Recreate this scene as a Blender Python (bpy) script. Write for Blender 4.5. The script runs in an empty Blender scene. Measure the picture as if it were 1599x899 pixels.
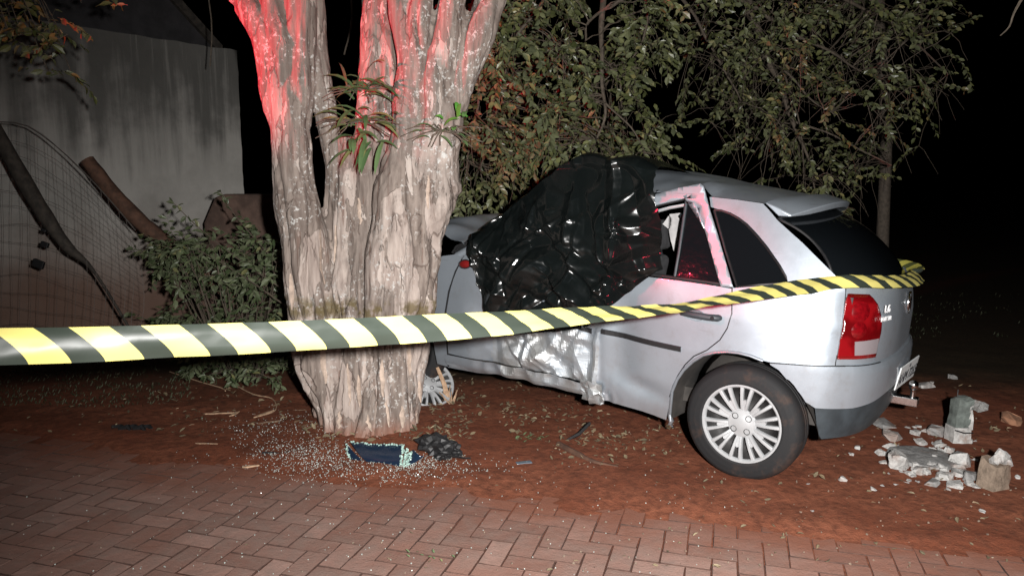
import bpy, bmesh, math, random
import numpy as np
from mathutils import Vector, Matrix, noise

# ------------------------------------------------------------------ camera, world, lamps, exposure
scene = bpy.context.scene
CAM_H = 1.511
FPX, IW, IH, HORIZON = 1160.0, 1599.0, 899.0, 293.0
PITCH = math.atan((IH / 2 - HORIZON) / FPX)
cam_d = bpy.data.cameras.new('camera')
cam = bpy.data.objects.new('camera', cam_d)
scene.collection.objects.link(cam)
cam_d.sensor_fit = 'HORIZONTAL'; cam_d.sensor_width = 36.0
cam_d.lens = FPX / IW * 36.0
cam_d.clip_start = 0.02; cam_d.clip_end = 2000
cam.location = (0, 0, CAM_H)
cam.rotation_euler = (math.pi / 2 - PITCH, 0, 0)
scene.camera = cam

world = bpy.data.worlds.new('World'); scene.world = world
world.use_nodes = True
wn = world.node_tree.nodes; wl = world.node_tree.links
sky = wn.new('ShaderNodeTexSky'); sky.sky_type = 'NISHITA'; sky.sun_disc = False
sky.sun_elevation = math.radians(-6.0); sky.sun_rotation = math.radians(200)
bgn = wn['Background']; bgn.inputs['Strength'].default_value = 0.05
wl.new(sky.outputs['Color'], bgn.inputs['Color'])

def lamp(name, kind, loc, aim, energy, color, size=0.05, cone=None, blend=0.3):
    d = bpy.data.lights.new(name, kind); o = bpy.data.objects.new(name, d)
    scene.collection.objects.link(o); o.location = loc
    o.rotation_euler = (Vector(aim) - Vector(loc)).to_track_quat('-Z', 'Y').to_euler()
    d.energy = energy; d.color = color
    if kind == 'SPOT':
        d.spot_size = math.radians(cone); d.spot_blend = blend
    if kind in ('SPOT', 'POINT'):
        d.shadow_soft_size = size
    return o
# the lamp by the photographer that lights the place, and the red beacons of a vehicle behind it
lamp('work_light', 'SPOT', (0.26, -0.15, 1.62), (1.0, 4.6, 0.55), 1780, (1.0, 0.975, 0.95), 0.035, 112, 1.0)
lamp('red_beacon', 'SPOT', (-4.0, 2.5, 2.55), (-1.25, 4.5, 2.62), 1500, (1.0, 0.03, 0.06), 0.05, 34, 0.85)
lamp('red_beacon', 'SPOT', (-2.8, 1.7, 3.4), (1.10, 3.95, 0.92), 330, (1.0, 0.04, 0.09), 0.05, 13, 0.9)
lamp('red_beacon', 'SPOT', (-2.55, 1.35, 3.3), (1.05, 3.98, 1.1), 200, (1.0, 0.04, 0.09), 0.05, 11, 0.9)
moon = bpy.data.lights.new('moon', 'SUN'); moon_o = bpy.data.objects.new('moon', moon)
scene.collection.objects.link(moon_o); moon.energy = 0.006; moon.angle = math.radians(0.5)
moon.color = (0.8, 0.88, 1.0); moon_o.rotation_euler = (math.radians(35), 0, math.radians(20))

vs = scene.view_settings
vs.view_transform = 'Standard'; vs.look = 'None'; vs.exposure = 0.0; vs.gamma = 1.0
vs.use_curve_mapping = False
scene.render.engine = 'CYCLES'
scene.cycles.use_denoising = True
scene.cycles.max_bounces = 6
scene.cycles.sample_clamp_indirect = 4.0

# ------------------------------------------------------------------ helpers
COL = scene.collection
CAM = Vector((0, 0, CAM_H))
_c, _s = math.cos(PITCH), math.sin(PITCH)
def ray(px, py):
    a = (px - IW / 2) / FPX; b = (py - IH / 2) / FPX
    return Vector((a, _c - _s * b, -_s - _c * b))
def at(px, py, Y):            # a measured point of the photograph at depth Y
    d = ray(px, py); return CAM + d * (Y / d.y)
def gp(px, py, z=0.0):        # ... on the ground
    d = ray(px, py); return CAM + d * ((z - CAM_H) / d.z)

def link(o, parent=None):
    COL.objects.link(o)
    if parent: o.parent = parent
    return o
def empty(name, loc=(0, 0, 0), parent=None):
    o = bpy.data.objects.new(name, None); o.location = loc; o.empty_display_size = 0.1
    return link(o, parent)
def tag(o, label=None, cat=None, group=None, kind=None):
    for k, v in (('label', label), ('category', cat), ('group', group), ('kind', kind)):
        if v: o[k] = v
    return o
def mesh_obj(name, verts, faces, m, parent=None, smooth=False):
    me = bpy.data.meshes.new(name); me.from_pydata([tuple(v) for v in verts], [], faces)
    if m: me.materials.append(m)
    if smooth: me.polygons.foreach_set('use_smooth', [True] * len(me.polygons))
    me.update()
    return link(bpy.data.objects.new(name, me), parent)
def bm_obj(name, bm, m, parent=None, smooth=False):
    me = bpy.data.meshes.new(name)
    bmesh.ops.recalc_face_normals(bm, faces=bm.faces)
    bm.to_mesh(me); bm.free()
    if m: me.materials.append(m)
    if smooth: me.polygons.foreach_set('use_smooth', [True] * len(me.polygons))
    return link(bpy.data.objects.new(name, me), parent)

def tube_np(path, radii, sides=6, cap=True):
    """verts, faces of a tube along a polyline"""
    V, Fc = [], []
    n = len(path)
    up = Vector((0.31, 0.22, 0.92)).normalized()
    for i, p in enumerate(path):
        p = Vector(p)
        t = (Vector(path[min(i + 1, n - 1)]) - Vector(path[max(i - 1, 0)])).normalized()
        a = t.cross(up)
        if a.length < 1e-3: a = t.cross(Vector((1, 0, 0)))
        a.normalize(); b = t.cross(a)
        r = radii[i] if hasattr(radii, '__len__') else radii
        for k in range(sides):
            an = 2 * math.pi * k / sides
            V.append(p + a * (r * math.cos(an)) + b * (r * math.sin(an)))
    for i in range(n - 1):
        for k in range(sides):
            k2 = (k + 1) % sides
            Fc.append((i * sides + k, i * sides + k2, (i + 1) * sides + k2, (i + 1) * sides + k))
    if cap:
        Fc.append(tuple(range(sides))[::-1]); Fc.append(tuple((n - 1) * sides + k for k in range(sides)))
    return V, Fc
class MB:
    """collects geometry that belongs to one part"""
    def __init__(self): self.v, self.f = [], []
    def add(self, V, Fc):
        o = len(self.v); self.v += list(V); self.f += [tuple(i + o for i in f) for f in Fc]; return self
    def tube(self, path, r, sides=6, cap=True): return self.add(*tube_np(path, r, sides, cap))
    def box(self, lo, hi, M=None):
        P = [Vector((x, y, z)) for z in (lo[2], hi[2]) for y in (lo[1], hi[1]) for x in (lo[0], hi[0])]
        if M is not None: P = [M @ p for p in P]
        return self.add(P, [(0, 2, 3, 1), (4, 5, 7, 6), (0, 1, 5, 4), (2, 6, 7, 3), (0, 4, 6, 2), (1, 3, 7, 5)])
    def prism(self, poly, y0, y1):      # outline in x,z, extruded along y
        n = len(poly)
        P = [Vector((a, y0, b)) for a, b in poly] + [Vector((a, y1, b)) for a, b in poly]
        Fs = [tuple(range(n)), tuple(range(2 * n - 1, n - 1, -1))]
        Fs += [(i, i + n, (i + 1) % n + n, (i + 1) % n) for i in range(n)]
        return self.add(P, Fs)
    def lathe(self, prof, n=48, M=None, a0=0.0, a1=2 * math.pi):    # (r, y) about the y axis
        closed = abs(a1 - a0 - 2 * math.pi) < 1e-6
        m = n if closed else n + 1
        P = []
        for k in range(m):
            a = a0 + (a1 - a0) * k / n
            for r, y in prof: P.append(Vector((r * math.cos(a), y, r * math.sin(a))))
        if M is not None: P = [M @ p for p in P]
        L = len(prof); Fs = []
        for k in range(n):
            k2 = (k + 1) % m
            for j in range(L - 1):
                Fs.append((k * L + j, k * L + j + 1, k2 * L + j + 1, k2 * L + j))
        return self.add(P, Fs)
    def build(self, name, m, parent=None, smooth=False):
        return mesh_obj(name, self.v, self.f, m, parent, smooth)

def auto_smooth(o, deg=35):
    me = o.data
    me.polygons.foreach_set('use_smooth', [True] * len(me.polygons))
    try: me.set_sharp_from_angle(angle=math.radians(deg))
    except Exception: pass
    return o
def bevel(o, w, seg=2):
    b = o.modifiers.new('bevel', 'BEVEL'); b.width = w; b.segments = seg; b.limit_method = 'ANGLE'
    b.angle_limit = math.radians(40); return o
def solid(o, t, off=-1.0):
    b = o.modifiers.new('solid', 'SOLIDIFY'); b.thickness = t; b.offset = off
    b.use_rim = t > .0045 and not o.data.polygons[0].use_smooth or t >= .008; return o
def fbm(p, o=4, h=0.6, lac=2.1): return noise.fractal(Vector(p), h, lac, o)
def interp(x, xs, ys): return float(np.interp(x, xs, ys))

# ------------------------------------------------------------------ materials
class N:
    def __init__(self, name):
        self.m = bpy.data.materials.new(name); self.m.use_nodes = True
        self.t = self.m.node_tree; self.b = self.t.nodes['Principled BSDF']
        self.out = self.t.nodes['Material Output']
        self.tc = self.t.nodes.new('ShaderNodeTexCoord').outputs['Object']
    def n(self, typ, ins=None, **kw):
        x = self.t.nodes.new(typ)
        for k, v in kw.items(): setattr(x, k, v)
        for k, v in (ins or {}).items():
            s = x.inputs[k]
            if hasattr(v, 'is_output'): self.t.links.new(v, s)
            else: s.default_value = v
        return x
    def map(self, scale, loc=(0, 0, 0), rot=(0, 0, 0)):
        return self.n('ShaderNodeMapping', {'Vector': self.tc, 'Scale': scale, 'Location': loc, 'Rotation': rot}).outputs[0]
    def noise(self, scale, detail=4, rough=0.55, vec=None, dist=0.0):
        return self.n('ShaderNodeTexNoise', {'Vector': vec or self.tc, 'Scale': scale, 'Detail': detail, 'Roughness': rough, 'Distortion': dist}).outputs['Fac']
    def vor(self, scale, vec=None, feature='F1', out='Distance', rnd=1.0):
        return self.n('ShaderNodeTexVoronoi', {'Vector': vec or self.tc, 'Scale': scale, 'Randomness': rnd}, feature=feature).outputs[out]
    def ramp(self, f, a, b, lo=0.0, hi=1.0, smooth=True):
        return self.n('ShaderNodeMapRange', {'Value': f, 'From Min': a, 'From Max': b, 'To Min': lo, 'To Max': hi},
                      interpolation_type='SMOOTHSTEP' if smooth else 'LINEAR').outputs[0]
    def mix(self, f, a, b, mode='MIX'):
        x = self.n('ShaderNodeMix', None, data_type='RGBA', blend_type=mode)
        for i, v in ((0, f), (6, a), (7, b)):
            s = x.inputs[i]
            if hasattr(v, 'is_output'): self.t.links.new(v, s)
            else: s.default_value = v if i == 0 else (tuple(v) + (1,))[:4]
        return x.outputs[2]
    def math(self, op, a, b=0.0):
        return self.n('ShaderNodeMath', {0: a, 1: b}, operation=op).outputs[0]
    def attr(self, name): return self.n('ShaderNodeAttribute', None, attribute_name=name).outputs['Fac']
    def set(self, **kw):
        for k, v in kw.items():
            s = self.b.inputs[k.replace('_', ' ')]
            if hasattr(v, 'is_output'): self.t.links.new(v, s)
            else: s.default_value = (tuple(v) + (1,))[:4] if isinstance(v, tuple) and len(v) == 3 and s.type == 'RGBA' else v
        return self
    def bump(self, h, strength=0.5, dist=0.01, normal=None):
        ins = {'Height': h, 'Strength': strength, 'Distance': dist}
        if normal is not None: ins['Normal'] = normal
        o = self.n('ShaderNodeBump', ins).outputs[0]
        self.t.links.new(o, self.b.inputs['Normal']); return o
M = {}
def simple(name, col, rough=0.5, metal=0.0, var=0.0, vs_=30.0, bump=0.0, bs=200.0, **kw):
    k = N(name)
    c = tuple(col)
    if var > 0:
        f = k.noise(vs_, 5, 0.6)
        c = k.mix(k.ramp(f, 0.3, 0.7), tuple(x * (1 - var) for x in col), tuple(min(1, x * (1 + var)) for x in col))
    k.set(Base_Color=c, Roughness=rough, Metallic=metal, **kw)
    if bump > 0: k.bump(k.noise(bs, 4, 0.6), bump, 0.004)
    M[name] = k.m; return k.m

# red earth
k = N('soil')
n1 = k.noise(1.3, 6, 0.6); n2 = k.noise(22, 6, 0.65); n3 = k.noise(140, 3, 0.6)
c = k.mix(k.ramp(n1, 0.35, 0.65), (0.165, 0.050, 0.026), (0.240, 0.084, 0.046))
c = k.mix(k.ramp(n2, 0.35, 0.72), c, (0.110, 0.038, 0.022))
c = k.mix(k.ramp(n3, 0.60, 0.78, 0, 0.55), c, (0.30, 0.17, 0.10))
# darker and greener ground away from the kerb
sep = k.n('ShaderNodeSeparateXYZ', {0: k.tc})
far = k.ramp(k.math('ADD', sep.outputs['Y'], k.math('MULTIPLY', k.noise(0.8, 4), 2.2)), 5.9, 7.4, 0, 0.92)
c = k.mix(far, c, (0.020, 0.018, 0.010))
ed_ = k.math('ADD', k.math('MULTIPLY', k.math('ADD', sep.outputs['X'], 3.07), 0.2794), k.math('MULTIPLY', k.math('SUBTRACT', sep.outputs['Y'], 4.29), 0.9602))
ed_ = k.math('ADD', ed_, k.math('MULTIPLY', k.math('SUBTRACT', k.noise(2.3, 6, 0.65), 0.5), 0.8))
c = k.mix(k.ramp(ed_, -0.05, -0.45, 0, 0.85), c, (0.060, 0.030, 0.022))     # dark sand in the joints of the paving
k.set(Base_Color=c, Roughness=0.92, Specular_IOR_Level=0.15)
b1 = k.bump(n2, 0.5, 0.02); k.bump(n3, 0.55, 0.006, b1); M['soil'] = k.m

# paving brick under a film of red dust
k = N('paver')
r = k.n('ShaderNodeObjectInfo').outputs['Random']
w_ = k.n('ShaderNodeNewGeometry').outputs['Position']
d1 = k.noise(1.7, 5, 0.6, w_); d2 = k.noise(14, 6, 0.65, w_); d3 = k.noise(120, 4, 0.6, w_)
c = k.mix(r, (0.180, 0.102, 0.081), (0.290, 0.180, 0.148))
c = k.mix(k.ramp(d2, 0.35, 0.7, 0, 0.65), c, (0.195, 0.142, 0.120))
c = k.mix(k.ramp(d1, 0.40, 0.66, 0, 0.55), c, (0.205, 0.092, 0.064))
c = k.mix(k.ramp(d3, 0.62, 0.75, 0, 0.5), c, (0.10, 0.065, 0.05))
sp_ = k.n('ShaderNodeSeparateXYZ', {0: w_})       # soil trodden in along the earth edge
ed_ = k.math('ADD', k.math('MULTIPLY', k.math('ADD', sp_.outputs['X'], 3.07), 0.2794), k.math('MULTIPLY', k.math('SUBTRACT', sp_.outputs['Y'], 4.29), 0.9602))
ed_ = k.math('ADD', ed_, k.math('MULTIPLY', k.math('SUBTRACT', k.noise(2.3, 6, 0.65, w_), 0.5), 1.1))
c = k.mix(k.ramp(ed_, -0.40, 0.16, 0, 0.85), c, (0.195, 0.070, 0.040))
blot = k.noise(4.5, 5, 0.7, w_)
c = k.mix(k.ramp(blot, 0.62, 0.72, 0, 0.35), c, (0.10, 0.070, 0.056))
k.set(Base_Color=c, Roughness=0.85, Specular_IOR_Level=0.25)
b1 = k.bump(d2, 0.7, 0.008); k.bump(d3, 0.8, 0.003, b1); M['paver'] = k.m

simple('joint_sand_shade', (0.060, 0.030, 0.022), 0.95, var=.3, vs_=40)
# peeling bark
k = N('bark')
v1 = k.map((5.5, 5.5, 1.9)); v2 = k.map((16, 16, 4.0)); v3 = k.map((30, 30, 3.2))
wob = k.noise(6, 4, 0.6)
p1 = k.noise(1.0, 5, 0.52, v1, 0.5); p2 = k.noise(1.0, 5, 0.6, v2, 0.4); p3 = k.noise(1.0, 4, 0.6, v3)
sep = k.n('ShaderNodeSeparateXYZ', {0: k.tc})
low = k.ramp(sep.outputs['Z'], 1.9, 0.6, -0.045, 0.085)
peel = k.ramp(k.math('ADD', p1, low), 0.555, 0.568)
peel2 = k.ramp(p2, 0.60, 0.612)
c = k.mix(k.ramp(p3, 0.3, 0.7), (0.125, 0.098, 0.084), (0.255, 0.210, 0.182))
c = k.mix(peel, c, k.mix(k.ramp(p3, 0.35, 0.7), (0.275, 0.222, 0.196), (0.40, 0.338, 0.300)))
c = k.mix(k.math('MULTIPLY', peel2, 0.8), c, (0.45, 0.39, 0.35))
streak = k.ramp(k.noise(1.0, 3, 0.6, k.map((26, 26, 1.2))), 0.60, 0.68, 0, 0.7)
c = k.mix(streak, c, (0.125, 0.072, 0.054))
blo = k.ramp(k.noise(2.4, 5, 0.62), 0.50, 0.62, 0, 0.55)
c = k.mix(blo, c, (0.155, 0.128, 0.112))
lich = k.math('MULTIPLY', k.ramp(k.noise(38, 4, 0.7), 0.55, 0.63), k.ramp(k.noise(3.2, 3), 0.44, 0.60))
c = k.mix(lich, c, (0.46, 0.45, 0.43))
crk = k.n('ShaderNodeTexVoronoi', {'Vector': k.n('ShaderNodeVectorMath', {0: k.map((15, 15, 3.2)), 1: k.n('ShaderNodeTexNoise', {'Vector': k.tc, 'Scale': 9.0, 'Detail': 3.0}).outputs['Color']}, operation='ADD').outputs[0], 'Scale': 1.0}, feature='DISTANCE_TO_EDGE').outputs['Distance']
crk = k.math('MULTIPLY', k.ramp(crk, 0.055, 0.012), k.ramp(k.noise(4.2, 4, 0.6), 0.48, 0.62, 0, 0.6))
c = k.mix(crk, c, (0.070, 0.044, 0.034))
foot = k.ramp(k.math('ADD', sep.outputs['Z'], k.math('MULTIPLY', wob, 0.16)), 0.26, 0.10, 0, 0.6)
c = k.mix(foot, c, (0.22, 0.085, 0.05))
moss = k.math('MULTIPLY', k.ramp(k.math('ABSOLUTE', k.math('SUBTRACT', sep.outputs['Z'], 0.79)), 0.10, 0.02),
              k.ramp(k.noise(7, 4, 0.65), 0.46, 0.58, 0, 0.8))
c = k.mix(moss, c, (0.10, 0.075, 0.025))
k.set(Base_Color=c, Roughness=0.82, Specular_IOR_Level=0.25)
h = k.math('ADD', k.math('MULTIPLY', peel, -0.5), k.math('ADD', k.math('MULTIPLY', peel2, -0.35), k.math('SUBTRACT', k.math('MULTIPLY', p3, 0.7), k.math('MULTIPLY', crk, 0.5))))
b1 = k.bump(h, 0.9, 0.014); k.bump(k.noise(110, 4, 0.65), 0.35, 0.003, b1); M['bark'] = k.m

def leaf_mat(name, a, b, dry, rough=0.42, dryf=0.10):
    k = N(name); r = k.attr('rnd')
    c = k.mix(r, a, b)
    c = k.mix(k.ramp(r, 1 - dryf, 1 - dryf + 0.01), c, dry)
    geo = k.n('ShaderNodeNewGeometry').outputs['Backfacing']
    c = k.mix(k.math('MULTIPLY', geo, 0.4), c, (0.13, 0.14, 0.09))
    k.set(Base_Color=c, Roughness=rough, Specular_IOR_Level=0.35)
    M[name] = k.m; return k.m
leaf_mat('leaf_tree', (0.036, 0.046, 0.016), (0.145, 0.152, 0.062), (0.19, 0.17, 0.07), rough=0.36, dryf=0.06)
leaf_mat('leaf_bush', (0.040, 0.060, 0.026), (0.100, 0.125, 0.060), (0.14, 0.14, 0.06), dryf=0.05)
leaf_mat('leaf_branch', (0.055, 0.070, 0.020), (0.11, 0.10, 0.035), (0.22, 0.12, 0.04), dryf=0.25)
leaf_mat('leaf_fern', (0.05, 0.095, 0.036), (0.11, 0.17, 0.07), (0.17, 0.18, 0.07), dryf=0.15)
leaf_mat('leaf_bright', (0.06, 0.19, 0.03), (0.10, 0.30, 0.045), (0.12, 0.28, 0.05))
leaf_mat('leaf_litter', (0.075, 0.040, 0.022), (0.21, 0.13, 0.072), (0.34, 0.25, 0.16), 0.8, 0.12)
leaf_mat('grass', (0.012, 0.018, 0.006), (0.028, 0.035, 0.012), (0.05, 0.04, 0.02), 0.7)
simple('twig', (0.085, 0.066, 0.048), 0.8, var=0.3)
simple('twig_dark', (0.07, 0.055, 0.042), 0.85, var=0.3)

# stained render on the wall
k = N('wall_render')
sep = k.n('ShaderNodeSeparateXYZ', {0: k.tc})
st = k.noise(1.0, 5, 0.6, k.map((5.0, 5.0, 0.35))); st2 = k.noise(1.0, 5, 0.65, k.map((16, 16, 0.5))); bl = k.noise(1.6, 6, 0.6)
c = k.mix(k.ramp(bl, 0.3, 0.7), (0.31, 0.298, 0.275), (0.45, 0.432, 0.40))
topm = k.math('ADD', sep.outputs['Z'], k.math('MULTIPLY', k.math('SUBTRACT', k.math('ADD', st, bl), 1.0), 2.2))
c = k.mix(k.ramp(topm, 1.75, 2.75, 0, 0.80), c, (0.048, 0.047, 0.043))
c = k.mix(k.math('MULTIPLY', k.ramp(st2, 0.56, 0.70), k.ramp(sep.outputs['Z'], 1.9, 2.9, 0, 0.55)), c, (0.26, 0.25, 0.23))
spl = k.math('ADD', sep.outputs['Z'], k.math('MULTIPLY', bl, 0.7))
c = k.mix(k.ramp(spl, 1.75, 0.75, 0, 0.85), c, (0.150, 0.072, 0.045))
k.set(Base_Color=c, Roughness=0.9, Specular_IOR_Level=0.2)
b1 = k.bump(k.noise(9, 6, 0.6), 0.3, 0.02); k.bump(k.noise(90, 4, 0.6), 0.3, 0.004, b1); M['wall_render'] = k.m
simple('brown_render', (0.10, 0.062, 0.047), 0.9, var=0.35, vs_=8, bump=0.6, bs=40)
simple('roof_dark', (0.028, 0.026, 0.028), 0.8, var=0.3, vs_=6)
simple('old_wood', (0.040, 0.033, 0.026), 0.85, var=0.45, vs_=18, bump=0.7, bs=60)
simple('brown_wood', (0.085, 0.042, 0.026), 0.85, var=0.4, vs_=14, bump=0.6, bs=60)
simple('wire', (0.10, 0.085, 0.075), 0.7, 0.3, var=0.3)

# silver paint
k = N('paint')
f = k.noise(900, 2, 0.5); dirt = k.noise(3.5, 6, 0.65)
sep = k.n('ShaderNodeSeparateXYZ', {0: k.tc})
c = k.mix(k.ramp(f, 0.3, 0.7), (0.35, 0.395, 0.445), (0.42, 0.465, 0.515))
scr = k.math('MULTIPLY', k.ramp(k.noise(1.0, 3, 0.6, k.map((2.2, 2.2, 70), rot=(0, 0.09, 0))), 0.66, 0.72), k.ramp(k.noise(2.6, 3), 0.52, 0.64, 0, 0.5))
c = k.mix(scr, c, (0.16, 0.15, 0.15))
c = k.mix(k.ramp(k.noise(11, 6, 0.7), 0.5, 0.78, 0, 0.35), c, (0.25, 0.22, 0.20))
lowd = k.ramp(k.math('ADD', sep.outputs['Z'], k.math('MULTIPLY', dirt, 0.25)), 0.52, 0.28, 0, 0.45)
c = k.mix(lowd, c, (0.20, 0.135, 0.105))
k.set(Base_Color=c, Metallic=0.62, Roughness=k.ramp(dirt, 0.3, 0.7, 0.35, 0.44), Coat_Weight=0.45, Coat_Roughness=0.08)
M['paint'] = k.m
k = N('torn_paint')          # scraped, creased panel: paint rubbed through to bare metal
s1 = k.noise(1.0, 5, 0.65, k.map((3.5, 3.5, 14))); s2 = k.noise(18, 5, 0.65); s3 = k.noise(5.0, 5, 0.6)
c = k.mix(k.ramp(s3, 0.4, 0.62), (0.34, 0.37, 0.40), (0.46, 0.47, 0.47))
c = k.mix(k.ramp(s1, 0.62, 0.70, 0, 0.6), c, (0.16, 0.13, 0.12))
c = k.mix(k.ramp(s2, 0.66, 0.74, 0, 0.5), c, (0.12, 0.10, 0.09))
k.set(Base_Color=c, Metallic=k.ramp(s3, 0.4, 0.62, 0.5, 0.8), Roughness=k.ramp(s1, 0.3, 0.7, 0.42, 0.62))
k.bump(k.math('ADD', s1, s2), 0.35, 0.006); M['torn_paint'] = k.m
simple('plastic_grey', (0.030, 0.038, 0.044), 0.5, var=0.25, vs_=10, bump=0.15, bs=300)
simple('trim_black', (0.012, 0.012, 0.013), 0.45, var=0.2)
simple('well_black', (0.034, 0.030, 0.027), 0.85, var=0.4, vs_=8, bump=0.3, bs=50)
simple('rubber', (0.020, 0.020, 0.021), 0.72, var=0.25, vs_=14, bump=0.2, bs=160)
k = N('tyre_rubber')
f = k.noise(9, 5, 0.65); g_ = k.noise(60, 4, 0.6)
c = k.mix(k.ramp(f, 0.50, 0.72, 0, 0.55), (0.013, 0.013, 0.014), (0.060, 0.034, 0.024))
k.set(Base_Color=c, Roughness=0.75, Specular_IOR_Level=0.3); k.bump(g_, 0.15, 0.002); M['tyre_rubber'] = k.m
simple('cover_silver', (0.43, 0.44, 0.45), 0.38, 0.3, var=0.08, vs_=12)
simple('steel_dark', (0.022, 0.021, 0.021), 0.65, 0.3, var=0.4, vs_=12)
simple('lug', (0.07, 0.07, 0.07), 0.45, 0.5)
simple('chrome', (0.72, 0.73, 0.74), 0.16, 1.0)
simple('plate_white', (0.62, 0.64, 0.64), 0.5, 0.1, var=0.06)
simple('ink', (0.025, 0.025, 0.028), 0.6)
k = N('tint_glass'); k.set(Base_Color=(0.004, 0.005, 0.006), Roughness=0.06, Specular_IOR_Level=0.5)
k.bump(k.noise(26, 3, 0.5), 0.10, 0.01); M['tint_glass'] = k.m
k = N('tint_glass_smooth'); k.set(Base_Color=(0.004, 0.005, 0.006), Roughness=0.05, Specular_IOR_Level=0.45); M['tint_glass_smooth'] = k.m
k = N('lamp_red')
v = k.n('ShaderNodeTexWave', {'Vector': k.tc, 'Scale': 26.0, 'Distortion': 0.0}, bands_direction='Z').outputs['Fac']
cell = k.noise(9, 2, 0.5)
c = k.mix(k.ramp(cell, 0.4, 0.6), (0.085, 0.001, 0.002), (0.18, 0.003, 0.005))
k.set(Base_Color=c, Roughness=0.22, Coat_Weight=1.0, Coat_Roughness=0.04, Specular_IOR_Level=0.5)
k.bump(v, 0.12, 0.004); M['lamp_red'] = k.m
simple('lamp_lens', (0.13, 0.002, 0.004), 0.16, var=.3, vs_=60, Coat_Weight=1.0, Coat_Roughness=0.03)
simple('lamp_white', (0.22, 0.19, 0.20), 0.2, 0.1, Coat_Weight=1.0, Coat_Roughness=0.04)
simple('amber', (0.16, 0.010, 0.010), 0.2, Coat_Weight=1.0)
simple('airbag', (0.34, 0.33, 0.33), 0.8, var=0.08)
simple('seat_fabric', (0.035, 0.035, 0.038), 0.9, var=0.3)
k = N('plastic_film')
k.set(Base_Color=(0.0045, 0.006, 0.006), Roughness=k.ramp(k.noise(7, 3), 0.35, 0.65, 0.14, 0.30), Specular_IOR_Level=0.6)
b1 = k.bump(k.n('ShaderNodeTexVoronoi', {'Vector': k.tc, 'Scale': 9.0}, feature='DISTANCE_TO_EDGE').outputs['Distance'], 0.10, 0.02)
k.bump(k.noise(26, 3, 0.6), 0.06, 0.006, b1); M['plastic_film'] = k.m
def dusty(name, col):
    k = N(name); w2 = k.n('ShaderNodeNewGeometry').outputs['Position']
    f = k.noise(26, 6, 0.7, w2); g2 = k.noise(120, 4, 0.65, w2); h2 = k.noise(9, 5, 0.6, w2)
    c = k.mix(k.ramp(f, 0.3, 0.7), tuple(x * .62 for x in col), tuple(min(1, x * 1.15) for x in col))
    c = k.mix(k.ramp(h2, 0.50, 0.68, 0, 0.6), c, (0.21, 0.125, 0.09))
    c = k.mix(k.ramp(g2, 0.60, 0.70, 0, 0.45), c, tuple(x * .35 for x in col))
    k.set(Base_Color=c, Roughness=0.95, Specular_IOR_Level=0.15)
    b1 = k.bump(f, 0.8, 0.012); k.bump(g2, 0.9, 0.004, b1); M[name] = k.m
dusty('concrete', (0.43, 0.42, 0.405))
dusty('concrete_grey', (0.25, 0.245, 0.24))
simple('brick_brown', (0.26, 0.13, 0.075), 0.92, var=0.3, vs_=14, bump=0.6, bs=90)
simple('mossy_concrete', (0.10, 0.115, 0.105), 0.92, var=0.35, vs_=20, bump=0.6, bs=90)
dusty('soiled_block', (0.22, 0.17, 0.13))
simple('wood_chip', (0.38, 0.25, 0.16), 0.8, var=0.3, vs_=40)
simple('blue_glass', (0.010, 0.020, 0.040), 0.12, 0.0, Specular_IOR_Level=0.6)
simple('green_crumbs', (0.33, 0.47, 0.42), 0.3, var=0.4, vs_=80)
simple('glass_crumb', (0.34, 0.37, 0.345), 0.22, var=0.3, vs_=30)
simple('black_plastic', (0.010, 0.010, 0.011), 0.55, bump=0.4, bs=60)
simple('grey_shard', (0.16, 0.20, 0.24), 0.25, 0.3)

# hazard tape: yellow and black diagonal bars in the tape's own coordinates
k = N('tape')
uv = k.n('ShaderNodeUVMap', None, uv_map='UVMap').outputs[0]
sp = k.n('ShaderNodeSeparateXYZ', {0: uv})
ph = k.math('FRACT', k.math('ADD', sp.outputs['X'], k.math('MULTIPLY', k.math('POWER', sp.outputs['Y'], 1.35), 0.50)))
f = k.ramp(ph, 0.545, 0.555, 1, 0)
back = k.n('ShaderNodeNewGeometry').outputs['Backfacing']
c = k.mix(f, (0.030, 0.038, 0.030), (0.64, 0.56, 0.17))
c = k.mix(k.math('SUBTRACT', 1.0, back), c, k.mix(f, (0.075, 0.085, 0.030), (0.48, 0.44, 0.09)))
k.set(Base_Color=c, Roughness=0.42, Specular_IOR_Level=0.4); M['tape'] = k.m

# ------------------------------------------------------------------ ground
EDGE0, EDGE_S = Vector((-3.07, 4.29)), -0.291          # the edge of the paving is a straight line
EL = math.hypot(1, EDGE_S); ED = Vector((1, EDGE_S)) / EL; EN = Vector((-EDGE_S, 1)) / EL
def edge_dist(x, y): return (x - EDGE0.x) * EN.x + (y - EDGE0.y) * EN.y      # > 0 on the earth side
def spread_axis(a, b, step, far):
    out = list(np.arange(a, b, step)); s = step; v = b
    while v < far: out.append(v); s *= 1.25; v += s
    out.append(far); s = step; v = a - step
    while v > -far: out.insert(0, v); s *= 1.25; v -= s
    out.insert(0, -far); return out
def ground_z(x, y):
    e = edge_dist(x, y)
    if abs(x) < 9 and -2 < y < 14:
        e2 = e + 0.17 * noise.noise(Vector((x * 1.7, y * 1.7, 0))) + 0.07 * noise.noise(Vector((x * 5, y * 5, 3))) + 0.03 * noise.noise(Vector((x * 16, y * 16, 3)))
        t = min(1, max(0, (e2 - 0.02) / 0.24)); t = t * t * (3 - 2 * t)
        z = -0.0042 + t * 0.0202
        b = 0.012 * noise.noise(Vector((x * 3.1, y * 3.1, 1))) + 0.006 * noise.noise(Vector((x * 11, y * 11, 5)))
        z += b * (0.06 + 0.94 * t)
        z += 0.05 * math.exp(-((x + 0.88) ** 2 + (y - 4.55) ** 2) / 0.24)          # heaped round the trunk
        return z
    return 0.012
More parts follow.
